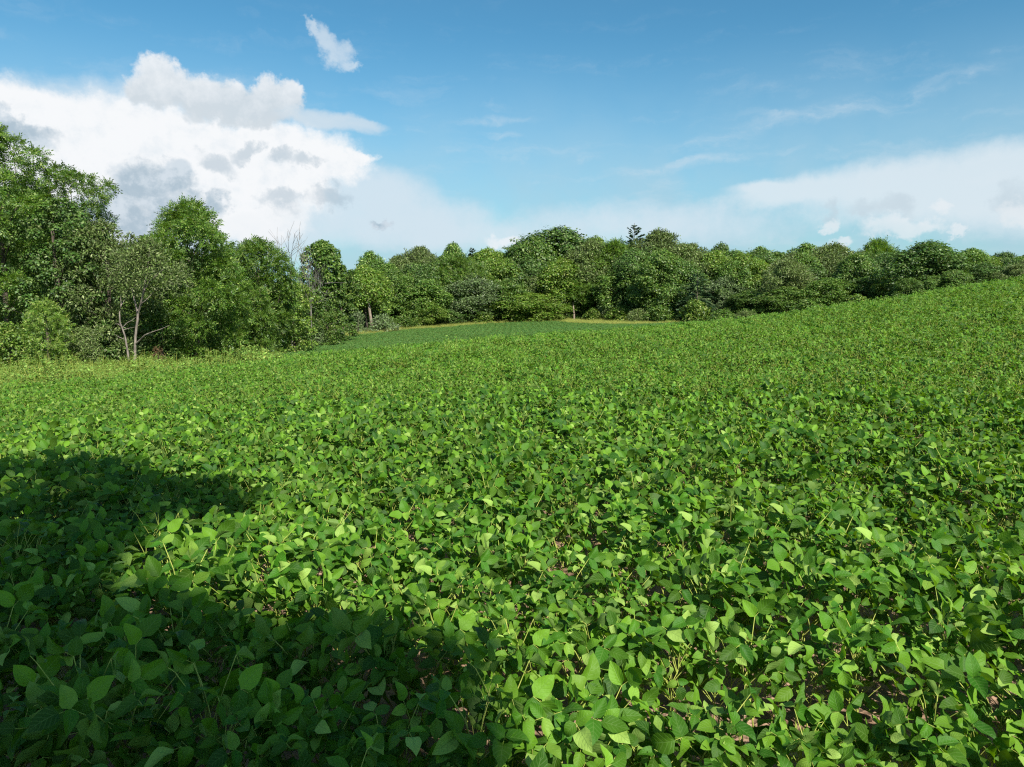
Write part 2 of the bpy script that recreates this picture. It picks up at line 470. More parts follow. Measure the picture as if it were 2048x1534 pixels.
def scatter(name, label, cat, protos, pts, rot, scl, idx, kind='stuff'):
    """one object whose points carry copies of the given meshes"""
    col = bpy.data.collections.new(name + "_sources")
    for k, me in enumerate(protos):
        col.objects.link(bpy.data.objects.new("%s_source_%02d" % (name, k), me))
    me = bpy.data.meshes.new(name)
    me.vertices.add(len(pts)); me.vertices.foreach_set("co", np.asarray(pts, np.float32).ravel())
    for nm, ty, key, dat in (("rot", 'FLOAT_VECTOR', "vector", rot), ("scl", 'FLOAT', "value", scl), ("idx", 'INT', "value", idx)):
        a = me.attributes.new(nm, ty, 'POINT')
        a.data.foreach_set(key, np.asarray(dat, np.int32 if ty == 'INT' else np.float32).ravel())
    me.update()
    o = obj(name, me)
    ng = bpy.data.node_groups.new(name, 'GeometryNodeTree')
    ng.interface.new_socket("Geometry", in_out='INPUT', socket_type='NodeSocketGeometry')
    ng.interface.new_socket("Geometry", in_out='OUTPUT', socket_type='NodeSocketGeometry')
    N, L = ng.nodes, ng.links
    gi = N.new("NodeGroupInput"); go = N.new("NodeGroupOutput")
    ci = N.new("GeometryNodeCollectionInfo"); ci.inputs["Collection"].default_value = col
    ci.inputs["Separate Children"].default_value = True; ci.inputs["Reset Children"].default_value = True
    ip = N.new("GeometryNodeInstanceOnPoints"); ip.inputs["Pick Instance"].default_value = True

    def na(n, t):
        q = N.new("GeometryNodeInputNamedAttribute"); q.data_type = t; q.inputs["Name"].default_value = n
        return q.outputs["Attribute"]
    L.new(gi.outputs[0], ip.inputs["Points"]); L.new(ci.outputs[0], ip.inputs["Instance"])
    L.new(na("idx", 'INT'), ip.inputs["Instance Index"])
    e2r = N.new("FunctionNodeEulerToRotation"); L.new(na("rot", 'FLOAT_VECTOR'), e2r.inputs[0])
    L.new(e2r.outputs[0], ip.inputs["Rotation"])
    L.new(na("scl", 'FLOAT'), ip.inputs["Scale"])
    L.new(ip.outputs[0], go.inputs[0])
    md = o.modifiers.new("scatter", 'NODES'); md.node_group = ng
    tag(o, label, cat, None, kind)
    return o


ROW = 0.76


def row_points(step, y0, y1, x0, x1, rng, jx, jy):
    """points along the crop rows, which run across the view with a slight tilt"""
    k = np.arange(int(y0 / ROW) - 40, int(y1 / ROW) + 40)
    s = np.arange(x0, x1, step)
    Kk, S = np.meshgrid(k, s)
    x = S.ravel() + rng.normal(0, jx, Kk.size)
    y = Kk.ravel() * ROW + 0.04 * x + 0.0009 * x * x + rng.normal(0, jy, Kk.size)
    ok = (y > y0) & (y < y1) & inside(FIELD, x, y)
    return x[ok], y[ok]


def build_soy():
    rng = np.random.default_rng(11)
    NV = 18
    near_l, near_s = [], []
    for i in range(NV):
        gl, gs = Geo(), Geo()
        soy_plant(100 + i, 6, 4, 5, gl, gs)
        near_l.append(gl.mesh("soybean_foliage", [M_SOY])); near_s.append(gs.mesh("soybean_stem", [M_STEM]))
    protos = []
    for i in range(NV):
        g = Geo()
        soy_plant(100 + i, 4, 2, 4, g, g, 0, 1)
        protos.append(g.mesh("soy", [M_SOY, M_STEM]))
    NB = 8
    for i in range(NB):
        g = Geo()
        r2 = np.random.default_rng(500 + i)
        for q in range(11):
            soy_plant(900 + i * 11 + q, 2, 2, 3, g, g, 0, 1, (q * 0.091 - 0.5 + r2.normal(0, 0.02), r2.normal(0, 0.075), 0), r2.uniform(0.85, 1.2), .86)
        protos.append(g.mesh("soyrow", [M_SOY, M_STEM]))
    for i in range(NB):                     # lusher, darker crop in the far dip
        protos.append(protos[NV + i].copy()); protos[-1].materials[0] = M_LUSH
    # single plants near the camera
    x, y = row_points(0.098, -3.0, 15.0, -34, 34, rng, 0.03, 0.045)
    keep = (np.abs(x) < 6 + 0.95 * np.maximum(y, 0)) & (np.hypot(x, y) < 15)
    x, y = x[keep], y[keep]
    z = ground_z(x, y)
    # which of them are inside the picture
    cy, sy = math.cos(PITCH), math.sin(PITCH)
    zc = z + 0.45 - CAM_Z
    dep = y * cy - zc * sy
    u = x / np.maximum(dep, 0.05) * F + 1024
    v = -(zc * cy + y * sy) / np.maximum(dep, 0.05) * F + 767
    vis = (dep > 0.5) & (u > -25) & (u < 2073) & (v < 1560)
    dist = np.where(vis, np.sqrt(x * x + y * y + zc * zc), 1e9)
    order = np.argsort(dist)
    near = order[:300]
    rest = np.setdiff1d(np.arange(len(x)), near)
    rz = rng.uniform(-0.6, 0.6, len(x)) + np.where(rng.random(len(x)) < 0.06, PI, 0)
    sc = (0.86 + 0.36 * rng.random(len(x)) ** 1.4) * (1 + 0.06 * np.sin(x * 1.3 + y)) * (1 + .10 * np.exp(-((x + 1.8) ** 2 + (y - 3) ** 2) / 5.0))
    idx = rng.integers(0, NV, len(x))
    first = {}
    for i in near:
        k = int(idx[i])
        root = empty("soybean_plant", (x[i], y[i], z[i]), rz[i])
        root.scale = (sc[i],) * 3
        shade = in_shade(u[i], v[i])
        tag(root, "leafy green soybean plant in the shade at the lower left of the near rows" if shade
            else "leafy green soybean plant in full sun in the rows nearest the camera", "soybean plant", "soybean plants in the nearest rows")
        s = bpy.data.objects.new("stem", near_s[k]); C.objects.link(s); s.parent = root
        f = bpy.data.objects.new("foliage", near_l[k]); C.objects.link(f); f.parent = root
    P = [np.stack([x[rest], y[rest], z[rest]], 1)]; RO = [np.stack([rng.normal(0, .05, len(rest)), rng.normal(0, .05, len(rest)), rz[rest]], 1)]
    SC = [sc[rest]]; ID = [idx[rest]]
    # row pieces further out
    x, y = row_points(0.93, 0, 150, -70, 125, rng, 0.05, 0.03)
    keep = (np.hypot(x, y) >= 15) & (np.abs(x) < 10 + 0.9 * y)
    x, y = x[keep], y[keep]
    z = ground_z(x, y)
    n = len(x)
    zx = (ground_z(x + .4, y) - ground_z(x - .4, y)) / .8
    P.append(np.stack([x, y, z], 1)); RO.append(np.stack([np.zeros(n), -np.arctan(zx), rng.normal(0, .10, n) + 0.04 + 0.0018 * x], 1))
    SC.append(rng.uniform(0.9, 1.1, n)); ID.append(NV + rng.integers(0, NB, n) + np.where(y + rng.normal(0, 4, n) > 58 + .1 * np.abs(x), NB, 0))
    print("SOY", len(P[0]), n)
    scatter("soybean_crop", "dense sunlit green soybean crop covering the field behind the nearest rows", "crop", protos,
            np.concatenate(P), np.concatenate(RO), np.concatenate(SC), np.concatenate(ID))


SHADE_POLY = [(-100, 905), (240, 915), (420, 960), (380, 1060), (300, 1130), (520, 1200), (900, 1280), (930, 1400), (950, 1600), (-100, 1600)]


def in_shade(u, v):
    return bool(inside(SHADE_POLY, [u], [v])[0])


build_soy()

# ------------------------------------------------------------------ weeds and grass


def weed_mesh(seed, H, n_st, leafL, leafW, per, mat, spread=0.18, droop=0.6):
    rng = np.random.default_rng(seed)
    g = Geo()
    B = []; A = []; Nn = []; Ln = []; Wd = []
    for _ in range(n_st):
        az = rng.uniform(0, 2 * PI); h = H * rng.uniform(0.7, 1.1); sp = spread * rng.uniform(0.2, 1)
        p = np.array([[0, 0, -0.03], [math.cos(az) * sp * .4, math.sin(az) * sp * .4, h * .5], [math.cos(az) * sp, math.sin(az) * sp, h]])
        p[:, :2] += rng.normal(0, spread * .5, 2)
        g.tube(p, [0.006, 0.005, 0.002], 3, 1)
        for k in range(per):
            t = rng.uniform(0.2, 1.0)
            q = p[1] * (1 - abs(2 * t - 1)) + (p[0] if t < .5 else p[2]) * abs(2 * t - 1)
            a2 = rng.uniform(0, 2 * PI)
            ax = np.array([math.cos(a2), math.sin(a2), rng.uniform(0.0, 0.9)])
            B.append(q); A.append(ax); Nn.append(np.array([0, 0, 1.0]) + rng.normal(0, .35, 3))
            s = leafL * rng.uniform(.6, 1.2) * (1.1 - .4 * t)
            Ln.append(s); Wd.append(leafW * s / leafL)
    n = len(B)
    leaflets(g, np.array(B), np.array(A), np.array(Nn), np.array(Ln), np.array(Wd), np.full(n, .2), rng.uniform(.2, droop, n) + .2, 2, 2, rng, 0)
    return g.mesh("weed", [mat, M_STEM])


def build_weeds():
    rng = np.random.default_rng(5)
    protos = [weed_mesh(i, 0.75 if i < 3 else 0.95, 5, 0.15, 0.05 if i % 2 else 0.075, 16, M_WEED) for i in range(6)]
    n = 34000
    x = rng.uniform(-62, -6, n); y = rng.uniform(17, 74, n)
    ok = inside(WEEDS, x, y) & (np.abs(x) < 10 + 0.9 * y)
    x, y = x[ok], y[ok]
    big = 0.92 + 0.48 * np.sin(x * .9 + np.sin(y * .5) * 2) * np.sin(y * .37 + 1) + .22 * np.sin(x * 2.3 + 1) * np.sin(y * 1.1)
    scatter("weeds", "pale yellow green weedy verge between the soybean crop and the left grove", "weeds", protos,
            np.stack([x, y, ground_z(x, y)], 1), np.stack([rng.normal(0, .1, len(x)), rng.normal(0, .1, len(x)), rng.uniform(0, 6.28, len(x))], 1),
            rng.uniform(.6, 1.2, len(x)) * big, rng.integers(0, 6, len(x)))
    # grass margin along the far edge of the field
    gp = [weed_mesh(40 + i, 0.75, 16, 0.42, 0.016, 4, M_GRASS, 0.28, 1.0) for i in range(3)]
    X = []; Yy = []
    E = np.array([(wx(p, Y), Y) for p, Y in EDGE])
    for k in range(len(E) - 1):
        d = E[k + 1] - E[k]; ln = np.hypot(*d); m = int(ln * 90)
        t = rng.random(m); o = rng.uniform(-12.0, 5.0, m)
        nn = np.array([-d[1], d[0]]) / ln
        if nn[1] < 0: nn = -nn
        X.append(E[k, 0] + d[0] * t + nn[0] * o); Yy.append(E[k, 1] + d[1] * t + nn[1] * o)
    x, y = np.concatenate(X), np.concatenate(Yy)
    ok = ~inside(FIELD, x, y)
    x, y = x[ok], y[ok]
    scatter("grass", "pale dry grass margin between the far crop and the woodland edge", "grass", gp,
            np.stack([x, y, ground_z(x, y)], 1), np.stack([np.zeros(len(x)), np.zeros(len(x)), rng.uniform(0, 6.28, len(x))], 1),
            rng.uniform(.7, 1.4, len(x)), rng.integers(0, 3, len(x)))


build_weeds()

# ------------------------------------------------------------------ trees


def rhomb(g, pos, ax, nrm, Ln, Wd, mi=0, fold=0.25):
    """leaf shaped quads, folded along the midrib"""
    ax = norm(ax); sd = norm(np.cross(ax, nrm)); nn = np.cross(sd, ax)
    L = Ln[:, None]; W = Wd[:, None]
    p0 = pos; p1 = pos + ax * L * .45 + sd * W * .5 + nn * W * fold * .5
    p2 = pos + ax * L; p3 = pos + ax * L * .45 - sd * W * .5 + nn * W * fold * .5
    V = np.stack([p0, p1, p2, p3], 1)
    n = len(pos)
    g.add(V.reshape(-1, 3), np.arange(n * 4).reshape(n, 4), None, mi)


# side outline below the rounded cap, by height fraction
PROF = {
    'dome': lambda t: 0.80 + 0.25 * math.sin(PI * min(1, t * 1.1)),
    'column': lambda t: 0.88 + 0.10 * math.sin(PI * t),
    'round': lambda t: math.sqrt(max(.02, 1 - (max(0, .5 - t) / .53) ** 2)),
    'vase': lambda t: 0.45 + .65 * t,
    'spread': lambda t: 1.0 - .15 * t,
}


def crown_geo(seed, H, Rd, base, shape, style, leaf, n_leaf, lobe=0.30, n_lobe=42, loose=0.0, flat=0.70, capk=1.05, core=.10):
    """leaves of a crown set in many branch-end clumps; returns Geo and clump centres"""
    rng = np.random.default_rng(seed)
    pr = PROF[shape]
    z0 = base * H
    cs = []; rs = []
    harm = rng.uniform(0, 6.28, 4)
    for k in range(n_lobe):
        t = (k + rng.random()) / n_lobe
        t = t ** 0.8
        az = k * 2.39996 + rng.normal(0, .35)
        wob = 1 + 0.22 * math.sin(2 * az + harm[0]) + 0.15 * math.sin(3 * az + harm[1] + 4 * t)
        lr = lobe * Rd * rng.uniform(.65, 1.3)
        zz = t * (H - z0); cap = min(Rd * capk, (H - z0) * .8); hh = max(0.0, zz - (H - z0 - cap)) / cap
        rr = max(0.0, Rd * pr(t) * math.sqrt(max(0.03, 1 - hh * hh)) * wob * rng.uniform(.80, 1.04) - lr * .7)
        if rng.random() < .12: rr *= .5
        zc = z0 + t * (H - z0) - lr * .65 * t
        cs.append((rr * math.cos(az), rr * math.sin(az), max(zc, lr * .55))); rs.append(lr)
    cs.append((rng.normal(0, .08) * Rd, rng.normal(0, .08) * Rd, H - lobe * Rd * .55)); rs.append(lobe * Rd * .8)
    no = len(cs)
    for q in np.linspace(.12, .80, 7):       # inner foliage that closes the crown
        cs.append((0, 0, z0 + q * (H - z0))); rs.append(Rd * .58 * min(1.0, 1.9 * (1 - q)))
    cs = np.array(cs); rs = np.array(rs)
    wgt = rs ** 2; wgt[:no] *= (1 - core) / wgt[:no].sum(); wgt[no:] *= core / wgt[no:].sum()
    li = rng.choice(len(rs), n_leaf, p=wgt / wgt.sum())
    d = norm(rng.normal(0, 1, (n_leaf, 3)) + np.array([0, 0, .50]))
    # push leaves away from the trunk axis so that clumps face outward
    out = cs[li].copy(); out[:, 2] = 0; out = out / (Rd + 1e-6)
    d = norm(d + out * .45)
    rad = rs[li] * (rng.uniform(.25, 1.0, n_leaf) ** .38) * (1 + loose * rng.normal(0, .35, n_leaf))
    # every clump has its own ragged outline
    ph = li * 1.7
    rad *= 1 + .22 * np.sin(d[:, 0] * 5 + ph) * np.sin(d[:, 1] * 5 + ph * 1.3) + .15 * np.sin(d[:, 2] * 8 + ph)
    pos = cs[li] + d * rad[:, None] * np.array([1, 1, flat])
    pos[:, 2] = np.maximum(pos[:, 2], 0.05)
    g = Geo()
    nr = norm(d * .75 + np.array([0, 0, .45]) + rng.normal(0, .50, (n_leaf, 3)))
    if style == 'simple':
        ax = norm(np.cross(nr, rng.normal(0, 1, (n_leaf, 3)))) + np.array([0, 0, -.35]) + d * .3
        s = leaf * rng.uniform(.65, 1.3, n_leaf)
        rhomb(g, pos, ax, nr, s, s * rng.uniform(.5, .75, n_leaf))
    elif style == 'fine':
        ax = norm(rng.normal(0, .6, (n_leaf, 3)) + d * .8 + np.array([0, 0, -.15]))
        s = leaf * rng.uniform(.65, 1.3, n_leaf)
        rhomb(g, pos, ax, nr, s, s * rng.uniform(.28, .42, n_leaf))
    elif style == 'compound':
        fr = norm(d * .9 + rng.normal(0, .5, (n_leaf, 3)) + np.array([0, 0, -.25]))
        sd = norm(np.cross(fr, nr)); nn = np.cross(sd, fr)
        Lf = leaf * rng.uniform(.7, 1.25, n_leaf)
        for k in range(4):
            tt = (k + 1) / 4.6
            q = pos + fr * (Lf * tt)[:, None] - nn * (Lf * .22 * tt * tt)[:, None]
            if k == 3:
                rhomb(g, q, fr - nn * .4, nn, Lf * .42, Lf * .17)
            else:
                for sg in (1, -1):
                    rhomb(g, q, sd * sg * .85 + fr * .5 - nn * .25, nn + rng.normal(0, .15, (n_leaf, 3)), Lf * (.42 - .04 * k), Lf * .165)
    return g, cs, rs


def limbs_geo(seed, H, r0, cs, n_limb=14, trunk_top=0.82, lean=0.0, mi=0, fork=None):
    rng = np.random.default_rng(seed + 999)
    g = Geo()
    n = 9
    t = np.linspace(0, 1, n)
    wob = np.cumsum(rng.normal(0, .018 * H / 9 * 3, (n, 2)), 0) * np.linspace(0, 1, n)[:, None]
    ax = np.stack([wob[:, 0] + lean * t * H, wob[:, 1], t * trunk_top * H], 1)
    ax[0, 2] = -0.25
    flare = np.where(t < .06, 1.35, 1.0)
    g.tube(ax, r0 * (1 - .82 * t) * flare, 8, mi)
    order = rng.permutation(len(cs))[:n_limb]
    for k in order:
        c = cs[k]
        zt = np.clip(c[2] * rng.uniform(.45, .8), .12 * H, trunk_top * H * .98)
        i = np.interp(zt, ax[:, 2], np.arange(n))
        p0 = np.array([np.interp(i, np.arange(n), ax[:, q]) for q in range(3)])
        rb = r0 * (1 - .82 * zt / (trunk_top * H)) * .5
        md = p0 * .5 + c * .5 + np.array([0, 0, .06 * H]) * rng.uniform(-.3, 1) + rng.normal(0, .02 * H, 3)
        g.tube([p0, p0 * .6 + md * .4 + rng.normal(0, .008 * H, 3), md, c], [rb, rb * .75, rb * .5, rb * .15], 5, mi)
    return g


TREE_KINDS = {}


def tree_kind(key, seed, mats, H, Rd, base, shape, style, leaf, n, **kw):
    g, cs, rs = crown_geo(seed, H, Rd, base, shape, style, leaf, n, **kw)
    tr = limbs_geo(seed, H, H * .017 + .05, cs)
    TREE_KINDS[key] = (g.mesh(key + "_crown", [mats[0]]), tr.mesh(key + "_trunk", [mats[1]]), H, Rd)


def plant_tree(name, label, cat, kind, px, top, Y, width, group, rz=None, sink=0.0, depth=1.0):
    """stand a copy of a tree kind on the ground where the photograph shows it"""
    cme, tme, H, Rd = TREE_KINDS[kind]
    x = ray(px, 650)[0] * Y
    zg = gz(x, Y) - sink
    zt = CAM_Z + ray(px, top)[1] * Y
    sz = (zt - zg) / H
    sr = (width / F * Y * .5) / Rd
    o = empty(name, (x, Y, zg), random.uniform(0, 6.28) if rz is None else rz)
    o.scale = (sr, sr * depth, sz)
    o.rotation_euler.x = random.gauss(0, .05); o.rotation_euler.y = random.gauss(0, .05)
    tag(o, label, cat, group)
    t = bpy.data.objects.new("trunk", tme); C.objects.link(t); t.parent = o
    c = bpy.data.objects.new("crown", cme); C.objects.link(c); c.parent = o
    return o


def own_tree(name, label, cat, px, top, Y, width, group, seed, mats, base, shape, style, leaf, n, r0=None, lean=0.0, n_limb=14, trunk_top=.82, **kw):
    """a tree with a crown and trunk of its own"""
    x = ray(px, 650)[0] * Y
    zg = gz(x, Y)
    H = CAM_Z + ray(px, top)[1] * Y - zg
    Rd = width / F * Y * .5
    g, cs, rs = crown_geo(seed, H, Rd, base, shape, style, leaf, n, **kw)
    tr = limbs_geo(seed, H, r0 or (H * .015 + .05), cs, n_limb, trunk_top, lean)
    o = empty(name, (x, Y, zg))
    tag(o, label, cat, group)
    t = obj("trunk", tr.mesh(name + "_trunk", [mats[1]]), o)
    c = obj("crown", g.mesh(name + "_crown", [mats[0]]), o)
    return o


G1 = "trees of the left grove"
G2 = "trees of the far woodland edge"
G3 = "shrubs along the woodland edge"


def left_grove():
    own_tree("walnut_tree", "tallest walnut tree, standing at the left edge of the photo", "tree", 16, 250, 53, 222, G1, 1, (M_WALNUT, M_BARK), .10, 'column', 'compound', .50, 9000, lobe=.25, n_lobe=46, core=.08, capk=.72)
    own_tree("walnut_tree", "walnut tree with an open ragged top right of the tallest walnut", "tree", 158, 336, 57, 165, G1, 2, (M_WALNUT, M_BARK), .25, 'vase', 'compound', .48, 5500, lobe=.25, n_lobe=34, core=.08, capk=.72)
    own_tree("dark_tree", "dark small leaved tree in front of the two tall walnuts", "tree", 125, 395, 51.5, 150, G1, 3, (M_DARK, M_BARK), .06, 'dome', 'simple', .20, 17000, lobe=.24, n_lobe=66, core=.08, capk=.72)
    own_tree("olive_tree", "grey green tree with wispy foliage left of the pale forked trunk", "tree", 222, 442, 53, 170, G1, 4, (M_OLIVE, M_BARK), .05, 'dome', 'fine', .26, 18000, lobe=.25, n_lobe=63, core=.07, loose=.5)
    own_tree("walnut_tree", "big domed walnut tree right of the pale forked trunk", "tree", 392, 404, 59, 205, G1, 6, (M_WALNUT, M_BARK), .05, 'dome', 'compound', .52, 10000, lobe=.25, n_lobe=62, core=.08, capk=.72)
    own_tree("walnut_tree", "lower walnut tree between the big domed walnut and the dead twigs", "tree", 520, 480, 69, 150, G1, 7, (M_WALNUT, M_BARK), .06, 'dome', 'compound', .55, 6500, lobe=.25, n_lobe=50, core=.08, capk=.72)
    own_tree("dark_tree", "dark shaded tree low behind the domed walnut and the lower walnut", "tree", 455, 500, 72, 130, G1, 8, (M_DARK, M_BARK), .05, 'column', 'simple', .25, 9000, lobe=.25, n_lobe=46, core=.08, capk=.72)
    own_tree("bushy_tree", "bushy yellow green tree under the grey dead twigs", "tree", 588, 560, 76, 100, G1, 9, (M_BRIGHT, M_BARK), .03, 'dome', 'simple', .22, 9000, lobe=.25, n_lobe=50, core=.08, capk=.72)
    own_tree("round_tree", "round topped dense green tree right of the dead twigs", "tree", 650, 480, 98, 80, G1, 10, (M_MID, M_BARK), .42, 'round', 'simple', .32, 14000, lobe=.30, n_lobe=70)
    own_tree("column_tree", "columnar dark green tree at the right end of the left grove", "tree", 685, 530, 100, 62, G1, 11, (M_MID, M_BARK), .02, 'column', 'simple', .30, 9000, lobe=.25, n_lobe=50, core=.08, capk=.72)
    own_tree("bushy_tree", "low green tree filling the gap beneath the round topped tree", "tree", 635, 590, 92, 90, G1, 12, (M_MID, M_BARK), .02, 'dome', 'simple', .26, 6000, lobe=.25, n_lobe=46, core=.08, capk=.72)
    own_tree("dark_tree", "dark tree deep in the grove behind the pale forked trunk", "tree", 305, 470, 62, 150, G1, 13, (M_DARK, M_BARK), .05, 'dome', 'simple', .24, 11000, lobe=.25, n_lobe=50, core=.08, capk=.72)
    own_tree("dark_tree", "dark tree deep in the grove behind the grey green wispy tree", "tree", 190, 500, 60, 160, G1, 14, (M_DARK, M_BARK), .04, 'dome', 'simple', .24, 11000, lobe=.25, n_lobe=50, core=.08, capk=.72)
    # shrubs in front
    own_tree("ash_sapling", "bright green layered sapling in front of the dark small leaved tree", "sapling", 92, 600, 47, 120, G3, 15, (M_BRIGHT, M_BARK), .05, 'spread', 'compound', .34, 1500, lobe=.34, n_lobe=30)
    own_tree("shrub", "bright yellow green shrub at the left edge of the weedy verge", "shrub", 8, 645, 43, 130, G3, 16, (M_BRIGHT, M_BARK), .03, 'spread', 'simple', .15, 6500, lobe=.34, n_lobe=34)
    own_tree("shrub", "grey green shrub right of the layered sapling", "shrub", 165, 652, 49, 80, G3, 17, (M_OLIVE, M_BARK), .03, 'spread', 'fine', .16, 5000, lobe=.34, n_lobe=30, loose=.4)
    own_tree("shrub", "dark leafy shrub just left of the pale forked trunk", "shrub", 212, 640, 52, 80, G3, 18, (M_DARK, M_BARK), .03, 'spread', 'simple', .18, 4500, lobe=.34, n_lobe=30)
    own_tree("shrub", "leafy green shrub just right of the pale forked trunk", "shrub", 322, 610, 55, 80, G3, 19, (M_MID, M_BARK), .05, 'dome', 'simple', .18, 4500, lobe=.34, n_lobe=30)
    own_tree("shrub", "reddish brown dying shrub at the foot of the pale forked trunk", "shrub", 312, 694, 49.5, 26, G3, 20, (M_BROWNL, M_BARK), .03, 'spread', 'fine', .13, 900, lobe=.4, n_lobe=14, loose=.6)
    own_tree("shrub", "small light green shrub under the big domed walnut", "shrub", 402, 690, 57, 36, G3, 21, (M_BRIGHT, M_BARK), .03, 'spread', 'simple', .14, 1500, lobe=.4, n_lobe=16)
    own_tree("shrub", "small light green shrub where the verge narrows beside the crop", "shrub", 492, 688, 69, 32, G3, 22, (M_BRIGHT, M_BARK), .03, 'spread', 'simple', .16, 1300, lobe=.4, n_lobe=16)
    own_tree("silver_shrub", "silvery shrub at the grove edge below the dead twigs", "shrub", 632, 650, 91, 40, G3, 23, (M_SILVER, M_BARK), .03, 'spread', 'fine', .22, 2000, lobe=.4, n_lobe=18, loose=.3)
    own_tree("silver_shrub", "silvery shrub at the foot of the columnar dark tree", "shrub", 672, 657, 101, 36, G3, 24, (M_SILVER, M_BARK), .03, 'spread', 'fine', .22, 1600, lobe=.4, n_lobe=16, loose=.3)
    own_tree("silver_shrub", "tall silvery shrub right of the columnar dark tree", "shrub", 716, 620, 116, 34, G3, 25, (M_SILVER, M_BARK), .03, 'dome', 'fine', .24, 1800, lobe=.4, n_lobe=18, loose=.3)
    own_tree("shrub", "yellow green shrub between the two lower silvery shrubs", "shrub", 655, 625, 97, 44, G3, 26, (M_BRIGHT, M_BARK), .03, 'dome', 'simple', .24, 2400, lobe=.4, n_lobe=20)

    # the pale forked trunk
    Y = 49.5
    x = ray(270, 650)[0] * Y; zg = gz(x, Y)

    def P(px, py, dy=0.0):
        q = spot(px, py, Y + dy)
        return (q[0] - x, dy, q[2] - zg)
    g = Geo()
    w = 1.0 / F * Y
    g.tube([P(270, 722), P(270, 700), P(271, 672), P(273, 655), P(275, 640), P(276, 626)], np.array([3.0, 2.5, 2.4, 2.3, 2.3, 2.4]) * w, 8)
    g.tube([P(276, 627), P(272, 612, .1), P(268, 596, .3), P(265, 580, .5), P(259, 555, .8), P(255, 535, 1.0), P(252, 505, 1.0)], np.array([2.3, 2.0, 1.8, 1.5, 1.2, .8, .3]) * w, 6)
    g.tube([P(276, 627), P(281, 610, -.2), P(285, 592, -.4), P(292, 574, -.5), P(301, 560, -.5), P(314, 550, -.3), P(330, 535, 0)], np.array([2.3, 2.0, 1.7, 1.4, 1.1, .8, .3]) * w, 6)
    g.tube([P(285, 592, -.4), P(288, 575, -.5), P(293, 555, -.6), P(295, 540, -.6), P(299, 500, -.5)], np.array([1.5, 1.2, 1.0, .8, .3]) * w, 6)
    g.tube([P(282, 608, -.2), P(290, 602, -.4), P(300, 592, -.4), P(310, 580, 0)], np.array([1.1, .9, .6, .2]) * w, 5)
    g.tube([P(271, 688), P(280, 680, -.3), P(290, 670, -.6), P(304, 664, -.8), P(322, 658, -.8), P(340, 650, -.6)], np.array([1.9, 1.6, 1.3, .9, .6, .3]) * w, 6)
    tr = empty("forked_tree", (x, Y, zg))
    tag(tr, "tree with a pale bare forked trunk in front of the left grove", "tree", G1)
    obj("trunk", g.mesh("forked_trunk", [M_PALE]), tr)
    cg, cs, rs = crown_geo(31, 3.9, 2.7, .0, 'dome', 'fine', .22, 8500, lobe=.34, n_lobe=34, loose=.5)
    c = obj("crown", cg.mesh("forked_crown", [M_OLIVE]), tr)
    q = P(290, 592); c.location = (q[0], .3, q[2])
    # the dead pale stem left of it
    Y = 49.0
    x = ray(255, 650)[0] * Y; zg = gz(x, Y)
    g = Geo()
    g.tube([P(258, 722), P(254, 695), P(250, 672), P(244, 655), P(240, 645), P(239, 625), P(242, 612), P(250, 598)], np.array([2.1, 1.9, 1.7, 1.5, 1.4, 1.2, 1.0, .4]) * w, 6)
    g.tube([P(242, 612), P(242, 602), P(241, 592)], np.array([1.0, .7, .3]) * w, 5)
    g.tube([P(243, 653), P(236, 648), P(230, 648)], np.array([1.0, .7, .3]) * w, 5)
    g.tube([P(245, 655), P(255, 645), P(265, 640), P(272, 634)], np.array([.9, .7, .5, .2]) * w, 5)
    g.tube([P(246, 660), P(260, 656), P(270, 654)], np.array([.7, .5, .2]) * w, 5)
    g.tube([P(252, 680), P(238, 674), P(228, 668)], np.array([.7, .5, .2]) * w, 5)
    tr = empty("dead_tree", (x, Y, zg))
    tag(tr, "bare crooked dead stem beside the pale forked trunk", "dead tree", "dead trees of the left grove")
    obj("trunk", g.mesh("dead_tree_trunk", [M_PALE]), tr)

    def dead(px, py_base, Yd, seed, spec, label):
        xx = ray(px, 650)[0] * Yd; zz = gz(xx, Yd)
        rg = np.random.default_rng(seed)
        g = Geo(); ww = Yd / F

        def PP(a, b, dy=0.0):
            q = spot(a, b, Yd + dy)
            return np.array((q[0] - xx, dy, q[2] - zz))
        g.tube([(0, 0, -.3), PP(px, py_base), PP(px, py_base - 30)], np.array([1.6, 1.3, 1.0]) * ww, 6)
        for (x0, y0, x1, y1, nt) in spec:
            a = PP(x0, y0); b = PP(x1, y1, rg.normal(0, 1.2))
            m = (a + b) / 2 + rg.normal(0, .25, 3)
            g.tube([a, m, b], np.array([.55, .38, .18]) * ww, 5)
            for _ in range(nt):
                t = rg.uniform(.25, .9); p = a * (1 - t) + b * t + (m - (a + b) / 2) * (1 - abs(2 * t - 1))
                e = p + (b - a) * rg.uniform(.2, .4) + rg.normal(0, .8, 3) * np.array([1, 1, .6])
                g.tube([p, (p + e) / 2 + rg.normal(0, .1, 3), e], np.array([.36, .26, .16]) * ww, 4)
        tr = empty("dead_tree", (xx, Yd, zz))
        tag(tr, label, "dead tree", "dead trees of the left grove")
        obj("trunk", g.mesh("dead_tree_trunk", [M_DEAD]), tr)
    dead(582, 570, 84, 3, [(582, 545, 563, 470, 7), (582, 545, 575, 462, 6), (582, 540, 590, 468, 6), (582, 548, 600, 466, 7), (582, 555, 553, 475, 6), (582, 560, 610, 492, 6)],
         "bare dead tree with upright twigs against the sky above the grove")
    dead(622, 620, 82, 4, [(622, 600, 600, 520, 12), (622, 600, 612, 512, 12), (622, 605, 630, 520, 12), (622, 610, 645, 530, 12), (622, 612, 655, 560, 12), (622, 615, 655, 585, 10), (622, 608, 640, 545, 12), (622, 610, 590, 545, 10)],
         "bare grey dead tree of dense twigs before the round topped tree")


left_grove()


